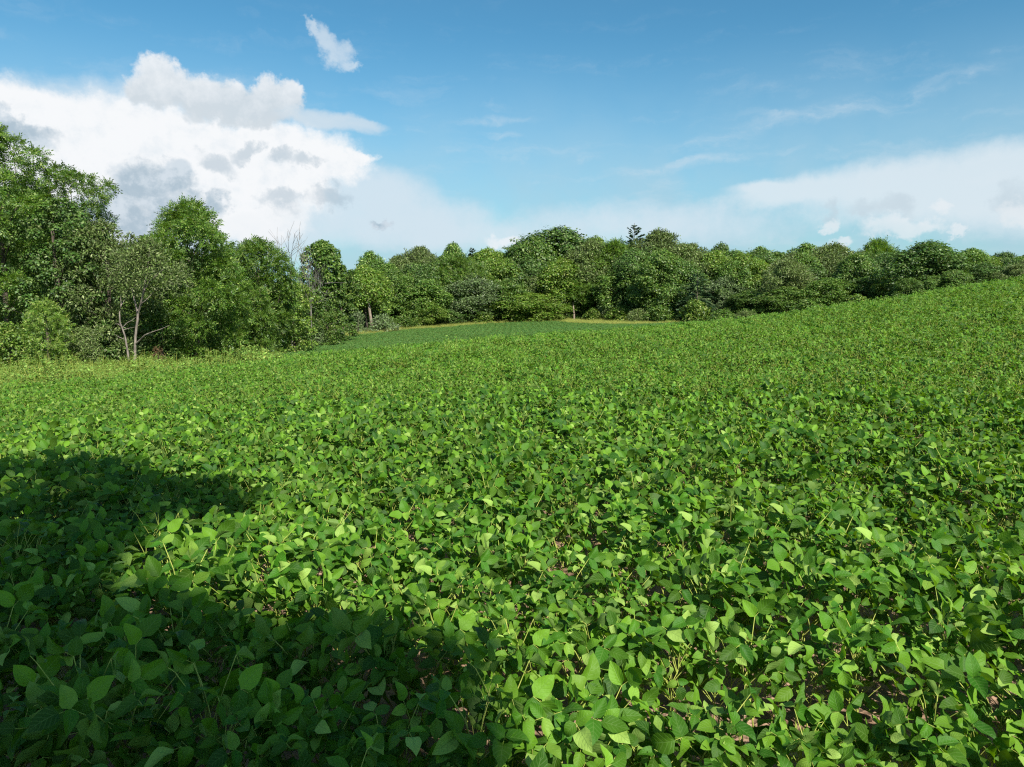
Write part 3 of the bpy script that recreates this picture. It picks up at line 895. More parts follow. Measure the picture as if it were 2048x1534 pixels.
def conifer(name, label, px, top, Y, width, seed, group, base=.12, tiers=15, rise=.25, droop=.15):
    rng = np.random.default_rng(seed)
    x = ray(px, 650)[0] * Y; zg = gz(x, Y)
    H = CAM_Z + ray(px, top)[1] * Y - zg
    Rd = width / F * Y * .5
    g = Geo(); t = Geo()
    t.tube([(0, 0, -.2), (0, 0, H * .5), (0, 0, H)], [H * .016 + .05, H * .01, .03], 7)
    for k in range(tiers * 6):
        f = (k + rng.random()) / (tiers * 6)
        z = H * (base + (1 - base) * f * .96)
        az = k * 2.39996 + rng.normal(0, .4)
        rr = (Rd * (1 - f) ** .7 + .3) * rng.uniform(.55, 1.15)
        hd = np.array([math.cos(az), math.sin(az), 0])
        up = rise + .55 * f + rng.normal(0, .12)
        pts = np.array([hd * rr * q + np.array([0, 0, z + rr * (up * q - droop * q * q)]) for q in (0, .5, 1.0)])
        t.tube(pts, [.03, .02, .01], 4)
        m = max(40, int(80 * rr))
        q = rng.uniform(.15, 1.0, m) ** .7
        p = hd * (rr * q)[:, None] + np.stack([np.zeros(m), np.zeros(m), z + rr * (up * q - droop * q * q)], 1)
        sdv = np.array([-hd[1], hd[0], 0])
        sg = rng.choice([-1, 1], m)
        ax = sdv * (sg * rng.uniform(.2, 1, m))[:, None] + hd * .8 + rng.normal(0, .25, (m, 3)) + np.array([0, 0, .3])
        s = rng.uniform(.35, .75, m) * (.6 + .5 * (1 - f))
        rhomb(g, p, ax, np.array([0, 0, 1.0]) + rng.normal(0, .5, (m, 3)), s, s * .32)
    o = empty(name, (x, Y, zg))
    tag(o, label, "tree", group)
    obj("trunk", t.mesh(name + "_trunk", [M_BARK]), o)
    obj("crown", g.mesh(name + "_crown", [M_PINE]), o)


def woodland():
    K = tree_kind
    for i, (m, nm) in enumerate(((M_MID, 'mid'), (M_MID, 'mid2'), (M_DARK, 'dark'), (M_DARK, 'dark2'), (M_OLIVE, 'olive'), (M_BRIGHT, 'bright'), (M_SILVER, 'silver'), (M_WALNUT, 'walnut'), (M_BRIGHT, 'bright2'), (M_OLIVE, 'olive2'), (M_MID, 'mid3'))):
        sh = ('dome', 'column', 'dome', 'round', 'dome', 'dome', 'dome', 'column', 'column', 'column', 'round')[i]
        st = ('simple', 'simple', 'simple', 'simple', 'fine', 'simple', 'fine', 'compound', 'simple', 'fine', 'simple')[i]
        n = (26000, 26000, 26000, 25000, 30000, 25000, 22000, 7500, 24000, 28000, 25000)[i]
        lf = (.33, .34, .32, .33, .42, .33, .42, .80, .34, .42, .35)[i]
        K(nm, 200 + i, (m, M_BARK), 12.5, 5.2, .08, sh, st, lf, n, lobe=.27 + .02 * (i % 3), n_lobe=64 + 6 * (i % 4), loose=.35 if st == 'fine' else .26, capk=(.8, .9, .7, 1.0, .75, .85, .8, .9, .8, .85, .95)[i])
    K('open', 230, (M_BRIGHT, M_BARK), 12.5, 5.2, .40, 'dome', 'simple', .34, 17000, lobe=.30, n_lobe=54, loose=.2, capk=.8)
    K('open_green', 231, (M_WALNUT, M_BARK), 12.5, 5.2, .24, 'dome', 'compound', .80, 6500, lobe=.30, n_lobe=54, loose=.2, capk=.8)
    K('shrub', 300, (M_BRIGHT, M_BARK), 4.0, 2.4, .03, 'spread', 'simple', .32, 2600, lobe=.36, n_lobe=26)
    K('shrub_mid', 301, (M_MID, M_BARK), 4.0, 2.4, .03, 'spread', 'simple', .30, 2600, lobe=.36, n_lobe=26)
    K('shrub_silver', 302, (M_SILVER, M_BARK), 4.0, 2.4, .03, 'spread', 'fine', .36, 2600, lobe=.36, n_lobe=26, loose=.4)
    K('shrub_olive', 303, (M_OLIVE, M_BARK), 4.0, 2.4, .03, 'spread', 'fine', .34, 2600, lobe=.36, n_lobe=26, loose=.4)
    # (name, label, kind, px, top, Y, width)
    T = [
        ("round_tree", "small round crown alone on the skyline left of the yellowish tree's top", 'mid3', 741, 500, 152, 62),
        ("yellow_tree", "yellowish open tree with a leaning bare trunk at the left end of the woodland", 'open', 733, 530, 124, 96),
        ("bushy_tree", "grey green bushy skyline tree right of the small round crown", 'olive', 800, 512, 150, 78),
        ("tall_tree", "feathery grey green skyline tree with an upright tip, next to the bushy one", 'olive2', 842, 494, 154, 80),
        ("tall_tree", "narrow skyline tree with one thin twig standing above its crown", 'mid', 905, 486, 156, 66),
        ("round_tree", "yellow green rounded skyline tree right of the narrow conifer tip", 'bright', 985, 496, 154, 92),
        ("bushy_tree", "fresh green tree below the narrow twig topped tree", 'walnut', 918, 512, 146, 90),
        ("bushy_tree", "green skyline tree at the left foot of the big dark dome", 'mid2', 1035, 492, 154, 72),
        ("domed_tree", "big dark dome, broadest crown on the woodland skyline", 'dark', 1112, 455, 160, 170),
        ("round_tree", "green rounded crown nestled left in front of the big dark dome", 'mid3', 1068, 472, 154, 90),
        ("tall_tree", "yellow green tree on the skyline right of the big dark dome", 'bright2', 1190, 474, 156, 66),
        ("bushy_tree", "rich green bushy tree below the pine tip", 'walnut', 1225, 484, 150, 88),
        ("tall_tree", "olive green wispy topped tree right of the pine tip", 'olive', 1310, 462, 152, 116),
        ("bushy_tree", "olive tree stepping down right of the wispy topped tree", 'olive2', 1372, 488, 150, 80),
        ("round_tree", "dark round crown poking above the skyline right of the olive trees", 'dark2', 1437, 486, 158, 54),
        ("bushy_tree", "mid green tree on the skyline right of the dark round crown", 'mid', 1502, 494, 148, 80),
        ("round_tree", "rounded dark green skyline tree left of the grey olive tree", 'mid2', 1597, 486, 150, 86),
        ("bushy_tree", "broad grey olive tree above the hill crest", 'olive', 1662, 488, 138, 120),
        ("feathery_tree", "light green feathery tree on the skyline left of the big dark oak", 'walnut', 1745, 482, 150, 88),
        ("oak_tree", "big dark dense oak standing out on the right skyline", 'dark', 1848, 482, 112, 140),
        ("bushy_tree", "lower green tree leaning against the right side of the big dark oak", 'mid', 1922, 497, 116, 92),
        ("distant_tree", "small distant dark tree on the skyline near the right edge", 'dark2', 1992, 504, 190, 62),
        ("distant_tree", "distant dark tree cut by the right edge of the photo", 'dark2', 2048, 506, 180, 60),
        # front rank
        ("bushy_tree", "green tree at the woodland front right of the yellowish tree", 'mid', 815, 552, 138, 92),
        ("bushy_tree", "dark green tree with low boughs at the woodland front by the dry grass", 'mid2', 862, 548, 140, 96),
        ("bushy_tree", "yellow green low tree in the front rank left of the silver tree", 'bright', 850, 598, 136, 70),
        ("silver_tree", "silvery green tree in the middle of the woodland front", 'silver', 945, 548, 144, 116),
        ("bushy_tree", "dark green tree in the front rank below the silvery tree", 'dark', 925, 596, 141, 80),
        ("bushy_tree", "dusty green tree right beside the silvery tree", 'mid3', 1000, 560, 144, 100),
        ("bushy_tree", "broad yellow green low tree in the front rank below the big dark dome", 'bright', 1052, 584, 143, 124),
        ("bushy_tree", "yellow crowned tree just below the big dark dome", 'bright2', 1120, 516, 150, 116),
        ("bushy_tree", "green tree whose bare trunk shows at the grassy corner of the field", 'open_green', 1150, 548, 149, 92),
        ("bushy_tree", "dark green tree behind the silvery shrub at the grassy corner", 'dark', 1205, 540, 150, 100),
        ("bushy_tree", "mid green tree in the front rank left of the layered spruce", 'mid', 1268, 528, 142, 110),
        ("bushy_tree", "pale green speckled tree above and left of the layered spruce", 'olive2', 1330, 528, 144, 90),
        ("bushy_tree", "dark tree in the second rank behind the layered spruce", 'dark', 1408, 510, 144, 96),
        ("bushy_tree", "pale speckled green tree right of the layered spruce", 'silver', 1452, 552, 134, 84),
        ("bushy_tree", "bright green tall tree between the speckled tree and the olive tree", 'bright2', 1505, 520, 138, 76),
        ("bushy_tree", "mid green tree low in front of the bright green tall one", 'mid2', 1500, 580, 126, 84),
        ("bushy_tree", "speckled olive tree in the front rank left of the grey olive tree", 'olive', 1568, 520, 134, 100),
        ("bushy_tree", "dark green tree just above the crest below the speckled olive tree", 'mid3', 1570, 572, 122, 96),
        ("bushy_tree", "fresh green tree just above the crest under the grey olive tree", 'mid', 1652, 556, 120, 96),
        ("bushy_tree", "dusky green tree above the crest below the feathery tree", 'dark2', 1728, 548, 120, 86),
        ("bushy_tree", "yellow green low tree above the crest left of the big dark oak", 'bright', 1772, 540, 116, 74),
        ("bushy_tree", "small dark tree above the crest under the big dark oak", 'mid2', 1812, 556, 106, 66),
        ("bushy_tree", "dark bushy tree on the crest right of the big dark oak", 'dark', 1962, 526, 104, 84),
        ("bushy_tree", "low olive bushy tree on the crest at the right edge", 'olive', 2030, 528, 100, 84),
        ("bushy_tree", "low green tree on the crest between the last two dark trees", 'mid', 1900, 540, 104, 80),
        ("bushy_tree", "mid green tree in the second rank between silvery and dome trees", 'mid', 1035, 530, 152, 90),
        ("bushy_tree", "dusty olive tree in the second rank behind the fresh green tree", 'olive', 868, 520, 152, 92),
        ("bushy_tree", "dark green tree hemmed in just right of the yellowish tree", 'dark2', 775, 560, 140, 66),
        ("bushy_tree", "deep green tree in the second rank under the olive wispy top", 'mid2', 1300, 500, 149, 90),
        ("bushy_tree", "dark tree in the second rank left of the grey olive crown", 'dark', 1620, 520, 140, 90),
    ]
    for nm, lb, kd, px, top, Y, w in T:
        plant_tree(nm, lb, "tree", kd, px, top, Y, w * 1.22, G2)
    S = [
        ("silver_shrub", "round silvery shrub on the dry grass under the yellowish tree", 'shrub_silver', 765, 630, 121, 70),
        ("silver_shrub", "tall silvery shrub right of the bare trunk at the grassy corner", 'shrub_silver', 1214, 588, 143, 44),
        ("shrub", "bright green shrub left of the silvery shrub at the grassy corner", 'shrub', 1185, 615, 141, 40),
        ("shrub", "pale green small shrub at the left side of the brown brush", 'shrub', 1090, 632, 141, 26),
        ("shrub", "brown green brushy shrub left of the bare trunk at the grassy corner", 'shrub_olive', 1112, 596, 144, 56),
        ("shrub", "wide bright green shrub below the tall silvery shrub", 'shrub', 1238, 612, 136, 60),
        ("shrub", "pale grey green shrub in the shrub row right of the wide bright one", 'shrub_olive', 1275, 617, 131, 48),
        ("shrub", "leafy mid green shrub in the shrub row left of the yellow green one", 'shrub_mid', 1318, 610, 128, 62),
        ("shrub", "tall yellow green shrub in front of the layered spruce", 'shrub', 1388, 598, 121, 68),
        ("shrub", "dark green shrub where the crest meets the woodland", 'shrub_mid', 1445, 618, 119, 66),
        ("shrub", "grey green low shrub just above the crest right of the yellow green one", 'shrub_olive', 1490, 622, 117, 60),
        ("shrub", "green shrub on the crest line below the fresh green tree", 'shrub_mid', 1612, 598, 112, 70),
        ("shrub", "light green shrub on the crest line below the feathery tree", 'shrub', 1712, 588, 108, 60),
        ("shrub", "low leafy shrub by the dry grass below the dark low boughs", 'shrub_mid', 815, 632, 133, 50),
        ("shrub", "light green low shrub at the woodland front below the silvery tree", 'shrub', 965, 622, 139, 46),
    ]
    for nm, lb, kd, px, top, Y, w in S:
        plant_tree(nm, lb, "shrub", kd, px, top, Y, w, G3)
    conifer("pine_tree", "pine tree whose tip stands above the woodland skyline", 1264, 446, 158, 84, 1, G2, .3, 16)
    conifer("narrow_conifer", "small narrow conifer tip on the skyline behind the silvery tree", 945, 494, 158, 36, 2, G2, .3, 16)
    conifer("spruce_tree", "layered spruce with drooping pale boughs behind the yellow green shrub", 1392, 545, 126, 92, 3, G2, .05, 11, .02, .28)
    # visible bare trunks at the woodland edge are the trunks of the trees above them
    for lb, Y, pts, r in (("green tree whose bare", 144.0, [(1148, 642), (1148, 628), (1147, 616), (1146, 604)], .24),
                          ("yellowish open tree", 121.5, [(745, 662), (742, 640), (738, 615), (733, 590), (728, 570)], .30),
                          ("lower walnut tree", 68.0, [(518, 700), (518, 680), (518, 660), (519, 640)], .13)):
        own = [o for o in C.objects if str(o.get("label", "")).startswith(lb)][0]
        x = ray(pts[0][0], 650)[0] * Y; zg = gz(x, Y)
        g = Geo()
        g.tube([(x, Y, zg - .2)] + [(spot(a, b, Y)[0], Y + 0.12 * i, spot(a, b, Y)[2]) for i, (a, b) in enumerate(pts[1:])], np.linspace(r, r * .5, len(pts)), 7)
        o = obj("bare_trunk", g.mesh("bare_trunk", [M_TRUNK]), own)
        o.matrix_parent_inverse = own.matrix_basis.inverted()
        o["label"] = "pale bare trunk showing below the crown"
    # the mass of wood behind
    rng = np.random.default_rng(77)
    protos = []
    for k in ('mid', 'dark', 'olive', 'bright2', 'dark2', 'mid2'):
        protos.append(TREE_KINDS[k][0])
    P = []; S = []
    for _ in range(300):
        px = rng.uniform(690, 2300); 
        Y0 = np.interp(px, [p for p, _ in EDGE], [y for _, y in EDGE])
        Y = Y0 + rng.uniform(9, 48)
        sky = np.interp(px, [690, 800, 1000, 1080, 1150, 1250, 1330, 1420, 1500, 1600, 1750, 1900, 2300], [545, 520, 506, 492, 480, 488, 490, 502, 508, 502, 503, 512, 530])
        x = wx(px, Y); z = gz(x, Y); zt = CAM_Z + ray(px, sky + rng.uniform(-5, 32))[1] * Y
        s = (zt - z) / 12.5
        if s < .25: continue
        P.append((x, Y, z)); S.append(min(s, 1.45))
    for _ in range(70):
        px = rng.uniform(-320, 640)
        Y = np.interp(px, [-320, 300, 640], [60, 66, 100]) + rng.uniform(3, 30)
        sky = np.interp(px, [-320, 0, 100, 220, 300, 480, 640], [300, 330, 400, 480, 460, 520, 560])
        x = wx(px, Y); z = gz(x, Y); zt = CAM_Z + ray(px, sky + rng.uniform(5, 40))[1] * Y
        P.append((x, Y, z)); S.append(min((zt - z) / 12.5, 1.45))
    n = len(P)
    scatter("woods", "dark mass of woodland trees behind the front ranks", "woodland", protos, np.array(P), np.stack([np.zeros(n), np.zeros(n), rng.uniform(0, 6.28, n)], 1), np.array(S), rng.integers(0, len(protos), n))
    # low undergrowth under the front rank
    sp = [TREE_KINDS[k][0] for k in ('shrub_mid', 'shrub_mid', 'shrub_olive')]
    P = []; S = []
    for _ in range(330):
        px = rng.uniform(500, 2200)
        Y = np.interp(px, [p for p, _ in EDGE], [y for _, y in EDGE]) + rng.uniform(4, 10)
        x = wx(px, Y); P.append((x, Y, gz(x, Y) - .2)); S.append(rng.uniform(.25, .8))
    for _ in range(110):
        px = rng.uniform(-200, 560)
        Y = np.interp(px, [-200, 300, 480, 560], [53, 55, 70, 82]) + rng.uniform(0, 8)
        x = wx(px, Y); P.append((x, Y, gz(x, Y) - .2)); S.append(rng.uniform(.2, .7))
    n = len(P)
    scatter("undergrowth", "low shady undergrowth beneath the woodland edge trees", "undergrowth", sp, np.array(P), np.stack([np.zeros(n), np.zeros(n), rng.uniform(0, 6.28, n)], 1), np.array(S), rng.integers(0, 3, n))


woodland()


# weeds standing above the crop
def field_weeds():
    for lb, px, py, Y, s in (("tall yellow green weed clump standing above the crop near the crest", 905, 690, 25, 1.0),
                             ("smaller yellow green weed clump in the crop left of the tall one", 690, 712, 23.5, .75),
                             ("single tall weed sticking up from the crest near the grassy corner", 1238, 664, 28.5, .6)):
        x = ray(px, py)[0] * Y
        o = obj("weed_clump", weed_mesh(int(px), 1.05, 9, .17, .07, 16, M_WEED, .3))
        o.location = (x, Y, gz(x, Y)); o.scale = (s,) * 3
        tag(o, lb, "weed", "weeds standing in the crop")


field_weeds()


# tree behind the camera that shades the near left rows
def shade_tree():
    back = 15.0
    # edge of the shade on the crop, as points of the field (x, y at canopy height)
    pts = []
    for px, py in ((-80, 955), (20, 945), (110, 940), (210, 950), (300, 970), (375, 985), (420, 995), (350, 1000), (220, 1010), (100, 1010), (0, 1030), (260, 1050), (130, 1070), (20, 1090), (110, 1140), (-60, 1150), (160, 1100), (60, 1190),
                   (-40, 1260), (80, 1250), (200, 1255), (330, 1265), (450, 1275), (560, 1290), (670, 1305), (780, 1320), (850, 1345), (840, 1410), (850, 1480), (860, 1550), (740, 1400), (620, 1370), (480, 1350), (340, 1340), (200, 1340), (60, 1340),
                   (720, 1490), (560, 1460), (400, 1440), (240, 1430), (80, 1440), (-60, 1400), (640, 1550), (460, 1540), (280, 1530), (100, 1530), (-80, 1520)):
        if py > 1200: px = px - 75
        else: py -= 14
        sx, sz = ray(px, py)
        Y = (0.55 - CAM_Z) / sz
        pts.append((sx * Y, Y, 0.55))
    for a in ((-6, 3, .5), (-7, 5, .5), (-8, 7, .5), (-5, 1.5, .5), (-3, 1.5, .5), (-1.5, 1.3, .5), (-.8, .8, .5), (-2.2, .2, .5), (-4, 0, .5), (-9, 4, .5), (-8, 1.5, .5), (-3, -1.5, .5)):
        pts.append(a)
    rng = np.random.default_rng(3)
    cs = []; rs = []
    for p in pts:
        for rep in range(3):
            b = back + rng.uniform(-1.8, 1.8)
            k = (p[1] + b - 1.5) / (-TO_SUN[1])
            cs.append(np.array(p) + TO_SUN * k); rs.append(rng.uniform(.30, .42))
    cs = np.array(cs); rs = np.array(rs)
    cx, cyy = cs[:, 0].mean(), cs[:, 1].mean()
    zg = gz(cx, cyy)
    n = 14500
    w = rs ** 2 / (rs ** 2).sum()
    li = rng.choice(len(rs), n, p=w)
    d = norm(rng.normal(0, 1, (n, 3)))
    pos = cs[li] + d * (rs[li] * rng.uniform(.2, 1, n) ** .5)[:, None] - np.array([cx, cyy, zg])
    g = Geo()
    nr = norm(d * .5 + np.array([0, 0, .6]) + rng.normal(0, .5, (n, 3)))
    s = rng.uniform(.18, .34, n)
    rhomb(g, pos, norm(np.cross(nr, rng.normal(0, 1, (n, 3)))), nr, s, s * .62)
    o = empty("shade_tree", (cx, cyy, zg))
    tag(o, "leafy tree behind the camera that shades the near left rows", "tree")
    top = (cs[:, 2].max() - zg)
    obj("crown", g.mesh("shade_tree_crown", [M_MID]), o)
    t = limbs_geo(5, top, .3, cs - np.array([cx, cyy, zg]), 22, .8)
    obj("trunk", t.mesh("shade_tree_trunk", [M_BARK]), o)
    print("SHADE", cx, cyy, cs.min(0), cs.max(0))


shade_tree()

# ------------------------------------------------------------------ light
sun_d = bpy.data.lights.new("sun", 'SUN')
sun_d.energy = 5.0
sun_d.angle = R(0.53)
sun_d.color = (1.0, 0.955, 0.88)
sun = bpy.data.objects.new("sun", sun_d)
C.objects.link(sun)
sun.rotation_euler = Vector(-TO_SUN).to_track_quat('-Z', 'Y').to_euler()

world = bpy.data.worlds.new("World")
scene.world = world
world.use_nodes = True


def build_world():
    nt = world.node_tree
    N, L = nt.nodes, nt.links
    N.clear()
    out = N.new("ShaderNodeOutputWorld")
    bg = N.new("ShaderNodeBackground")
    sky = N.new("ShaderNodeTexSky")
    sky.sky_type = 'NISHITA'
    sky.sun_disc = False
    sky.sun_elevation = SUN_EL
    sky.sun_rotation = SKY_ROT
    sky.altitude = 200
    sky.air_density = 1.0
    sky.dust_density = 0.6
    sky.ozone_density = 1.6
    tc = N.new("ShaderNodeTexCoord")

    def link(v, sock):
        if isinstance(v, (int, float)):
            sock.default_value = v
        elif isinstance(v, tuple):
            sock.default_value = v
        else:
            L.new(v, sock)

    def M(op, a, b=0.0, c=0.0, clamp=False):
        n = N.new("ShaderNodeMath"); n.operation = op; n.use_clamp = clamp
        link(a, n.inputs[0]); link(b, n.inputs[1]); link(c, n.inputs[2])
        return n.outputs[0]

    def VM(op, a, b=(0, 0, 0), scale=None):
        n = N.new("ShaderNodeVectorMath"); n.operation = op
        link(a, n.inputs[0]); link(b, n.inputs[1])
        if scale is not None: link(scale, n.inputs["Scale"])
        return n.outputs["Value"] if op in ('DOT_PRODUCT', 'LENGTH') else n.outputs[0]

    def comb(x, y, z=0.0):
        n = N.new("ShaderNodeCombineXYZ"); link(x, n.inputs[0]); link(y, n.inputs[1]); link(z, n.inputs[2])
        return n.outputs[0]

    def noise(vec, scale, detail=5.0, rough=0.55, color=False):
        n = N.new("ShaderNodeTexNoise"); n.inputs["Scale"].default_value = scale
        n.inputs["Detail"].default_value = detail; n.inputs["Roughness"].default_value = rough
        L.new(vec, n.inputs["Vector"])
        return n.outputs["Color"] if color else n.outputs[0]

    def smooth(v, lo, hi, a=0.0, b=1.0):
        n = N.new("ShaderNodeMapRange"); n.interpolation_type = 'SMOOTHSTEP'
        link(v, n.inputs[0]); n.inputs[1].default_value = lo; n.inputs[2].default_value = hi
        n.inputs[3].default_value = a; n.inputs[4].default_value = b
        return n.outputs[0]

    def mixc(f, a, b):
        n = N.new("ShaderNodeMix"); n.data_type = 'RGBA'
        link(f, n.inputs[0])
        for v, s in ((a, n.inputs[6]), (b, n.inputs[7])):
            if isinstance(v, tuple): s.default_value = (*v, 1)
            else: L.new(v, s)
        return n.outputs[2]

    dirn = VM('NORMALIZE', tc.outputs["Generated"])
    sp = N.new("ShaderNodeSeparateXYZ"); L.new(dirn, sp.inputs[0])
    az = M('MULTIPLY', M('ARCTAN2', sp.outputs[0], sp.outputs[1]), 180 / PI)
    el = M('MULTIPLY', M('ARCSINE', sp.outputs[2]), 180 / PI)
    P = comb(az, el)                      # degrees of azimuth and elevation

    def ae(px, py):
        sx, sz = ray(px, py)
        return math.degrees(math.atan2(sx, 1.0)), math.degrees(math.atan2(sz, math.hypot(sx, 1.0)))
    DPP = 0.040                           # degrees per pixel of the photograph, roughly
    nz1 = noise(P, 0.16, 6, 0.6, True)
    nz2 = noise(P, 0.75, 6, 0.62, True)
    w1 = VM('SCALE', VM('SUBTRACT', nz1, (.5, .5, .5)), scale=5.0)
    w2 = VM('SCALE', VM('SUBTRACT', nz2, (.5, .5, .5)), scale=1.9)
    PW = VM('ADD', VM('ADD', P, w1), w2)           # billowy warp
    PB = VM('ADD', VM('ADD', P, VM('SCALE', VM('SUBTRACT', nz1, (.5, .5, .5)), scale=4.2)), VM('SCALE', VM('SUBTRACT', nz2, (.5, .5, .5)), scale=1.1))
    PS = VM('ADD', P, VM('SCALE', VM('SUBTRACT', nz1, (.5, .5, .5)), scale=2.6))   # soft warp

    chain = [None]

    def blob(vec, px, py, rx, ry, rot=0.0, w=1.0):
        # an ellipse of the given reach; z carries the running value so that the nodes are evaluated one after another
        a, e = ae(px, py)
        c, s = math.cos(R(rot)), math.sin(R(rot))
        d = VM('SUBTRACT', vec, (a, e, 0.0) if chain[0] is None else comb(a, e, chain[0]))
        rx *= DPP; ry *= DPP
        qx = VM('DOT_PRODUCT', d, (c / rx, s / rx, 0)); qy = VM('DOT_PRODUCT', d, (-s / ry, c / ry, 0))
        return M('MULTIPLY_ADD', qx, M('MULTIPLY', qx, -w), M('MULTIPLY_ADD', qy, M('MULTIPLY', qy, -w), w))

    def union(vec, bl, k=0.25):
        acc = None
        for b in bl:
            v = blob(vec, *b)
            acc = v if acc is None else M('SMOOTH_MAX', acc, v, k)
            chain[0] = acc
        return acc

    fb = noise(P, 0.45, 9, 0.64)
    fb2 = noise(VM('ADD', P, (-0.55, 0.75, 0)), 0.45, 9, 0.64)
    emb = M('SUBTRACT', fb, fb2)                     # billow relief, lit from above
    streak_v = N.new("ShaderNodeMapping"); streak_v.inputs["Rotation"].default_value = (0, 0, R(-8)); streak_v.inputs["Scale"].default_value = (0.09, 0.55, 1)
    L.new(PS, streak_v.inputs[0])
    streak = noise(streak_v.outputs[0], 1.0, 7, 0.6)

    skyc = N.new("ShaderNodeMix"); skyc.data_type = 'RGBA'; skyc.blend_type = 'MULTIPLY'; skyc.inputs[0].default_value = 1
    L.new(sky.outputs[0], skyc.inputs[6]); skyc.inputs[7].default_value = (SKY_TINT[0], SKY_TINT[1], SKY_TINT[2], 1)
    col = skyc.outputs[2]
    S = 1.0 / (SKY_STR * 2 ** EXPO)
    WHITE = (0.93 * S, 0.95 * S, 0.97 * S)
    PALE = (0.66 * S, 0.76 * S, 0.84 * S)
    SHADE = (0.37 * S, 0.49 * S, 0.59 * S)
    GREY = (0.60 * S, 0.68 * S, 0.74 * S)

    # low veil near the horizon and broad thin cirrus
    veil = M('MULTIPLY', smooth(el, 19.0, 3.0), smooth(noise(PS, 0.10, 5, 0.55), 0.25, 0.65, .55, 1.0))
    col = mixc(M('MULTIPLY', veil, 0.85), col, (0.44 * S, 0.63 * S, 0.75 * S))
    # unseen cloud added over the rest of the sky to lift the ambient light
    rest = M('MULTIPLY', smooth(noise(VM('SCALE', dirn, scale=3.0), 1.0, 6, .6), .47, .66), smooth(sp.outputs[1], .35, -.1))
    col = mixc(M('MULTIPLY', rest, 0.65), col, (0.85 * S, 0.88 * S, 0.92 * S))
    cir = M('MULTIPLY', smooth(streak, 0.50, 0.78), smooth(el, 26.0, 4.0))
    col = mixc(M('MULTIPLY', cir, 0.34), col, PALE)

    def layer(col, dens, lo, hi, op, c):
        return mixc(M('MULTIPLY', smooth(dens, lo, hi), op), col, c)

    # separate cirrus streaks
    st = union(PS, [(1000, 243, 110, 9, 2), (860, 302, 90, 12, 4), (1000, 268, 60, 8, -4), (330, 165, 330, 22, 14), (150, 190, 160, 26, -8), 
                    (1680, 215, 300, 22, 10), (640, 235, 150, 20, -8), (1330, 335, 200, 14, 6)], 0.1)
    col = layer(col, M('MULTIPLY', M('MAXIMUM', st, 0.0), smooth(streak, .30, .72)), 0.0, 1.0, 0.40, PALE)

    # big white anvil cloud on the left and its thinning tail
    tail = union(PS, [(120, 215, 330, 60, 6, 1), (330, 172, 150, 22, 10, .6), (745, 395, 170, 66, -10, 1.1), (640, 420, 260, 70, -8, 1), (800, 440, 260, 60, -5, 1), (900, 470, 380, 40, 0, .9), (500, 440, 220, 90, 0, 1), (1280, 450, 330, 48, 0, .8), (300, 460, 300, 80, 0, 1)], 0.3)
    col = layer(col, M('ADD', tail, M('MULTIPLY_ADD', fb, .9, -.45)), -0.1, 1.0, 0.80, (0.70 * S, 0.80 * S, 0.88 * S))
    body = union(PB, [(60, 270, 230, 95), (230, 290, 260, 90), (420, 310, 230, 80), (560, 320, 170, 78), (640, 330, 105, 40, -4), (705, 326, 52, 15, 4), (330, 380, 300, 90), (120, 390, 220, 110),
                      (430, 425, 130, 55), (560, 385, 90, 34, -10), (40, 205, 150, 34, 8)], 0.35)
    bodyd = M('ADD', body, M('MULTIPLY_ADD', fb, 1.1, -.55))
    bc = mixc(smooth(emb, -0.34, 0.06), (0.80 * S, 0.86 * S, 0.91 * S), WHITE)
    col = mixc(smooth(bodyd, -0.12, 0.62), col, bc)
    # shaded scud in front of it
    sc2 = union(PW, [(440, 314, 48, 22, -8), (495, 297, 38, 16, 10), (560, 402, 44, 20, -10), (655, 398, 56, 20, 4), (610, 330, 40, 16), (575, 320, 24, 14)], 0.2)
    col = mixc(M('MULTIPLY', smooth(M('ADD', sc2, M('MULTIPLY_ADD', fb, 2.6, -1.3)), -0.2, 1.0), 0.55), col, SHADE)
    scud = union(PW, [(300, 370, 66, 46), (250, 385, 46, 28), (335, 350, 42, 36), (440, 402, 28, 34), (360, 405, 70, 36), (240, 430, 80, 40), (300, 440, 90, 30), (768, 444, 32, 11), (40, 245, 70, 26, -10)], 0.2)
    sd = M('ADD', scud, M('MULTIPLY_ADD', fb, 2.2, -1.1))
    sc_ = mixc(smooth(emb, -0.10, 0.16), SHADE, (0.62 * S, 0.71 * S, 0.79 * S))
    col = mixc(M('MULTIPLY', smooth(sd, -0.05, 0.85), 0.86), col, sc_)
    # bright puffs low on the left
    puff = union(PW, [(500, 450, 60, 34), (430, 440, 60, 26), (560, 425, 44, 20), (1005, 478, 44, 15)], 0.2)
    col = layer(col, M('ADD', puff, M('MULTIPLY_ADD', fb, 1.6, -.8)), -0.1, 0.9, 0.7, (0.88 * S, 0.91 * S, 0.94 * S))
    # grey white cumulus above the anvil
    cum = union(PW, [(330, 165, 55, 42), (400, 190, 90, 46), (480, 200, 90, 44), (560, 175, 50, 40), (585, 185, 40, 34), (500, 222, 120, 28), (310, 190, 50, 30)], 0.3)
    cd = M('ADD', cum, M('MULTIPLY_ADD', fb, 1.4, -.7))
    a0, e0 = ae(450, 232); a1, e1 = ae(450, 135)
    hgt = smooth(el, e0, e1)
    cc = mixc(M('ADD', M('MULTIPLY', hgt, .8), M('MULTIPLY', emb, 1.8), 0, True), (0.64 * S, 0.71 * S, 0.765 * S), (0.89 * S, 0.92 * S, 0.95 * S))
    col = mixc(M('MULTIPLY', smooth(cd, -0.02, 0.70), 0.95), col, cc)
    ctail = union(PS, [(660, 238, 110, 22, -8), (720, 246, 60, 12, -8)], .2)
    col = layer(col, M('ADD', ctail, M('MULTIPLY_ADD', streak, .8, -.4)), 0.0, .9, 0.7, PALE)
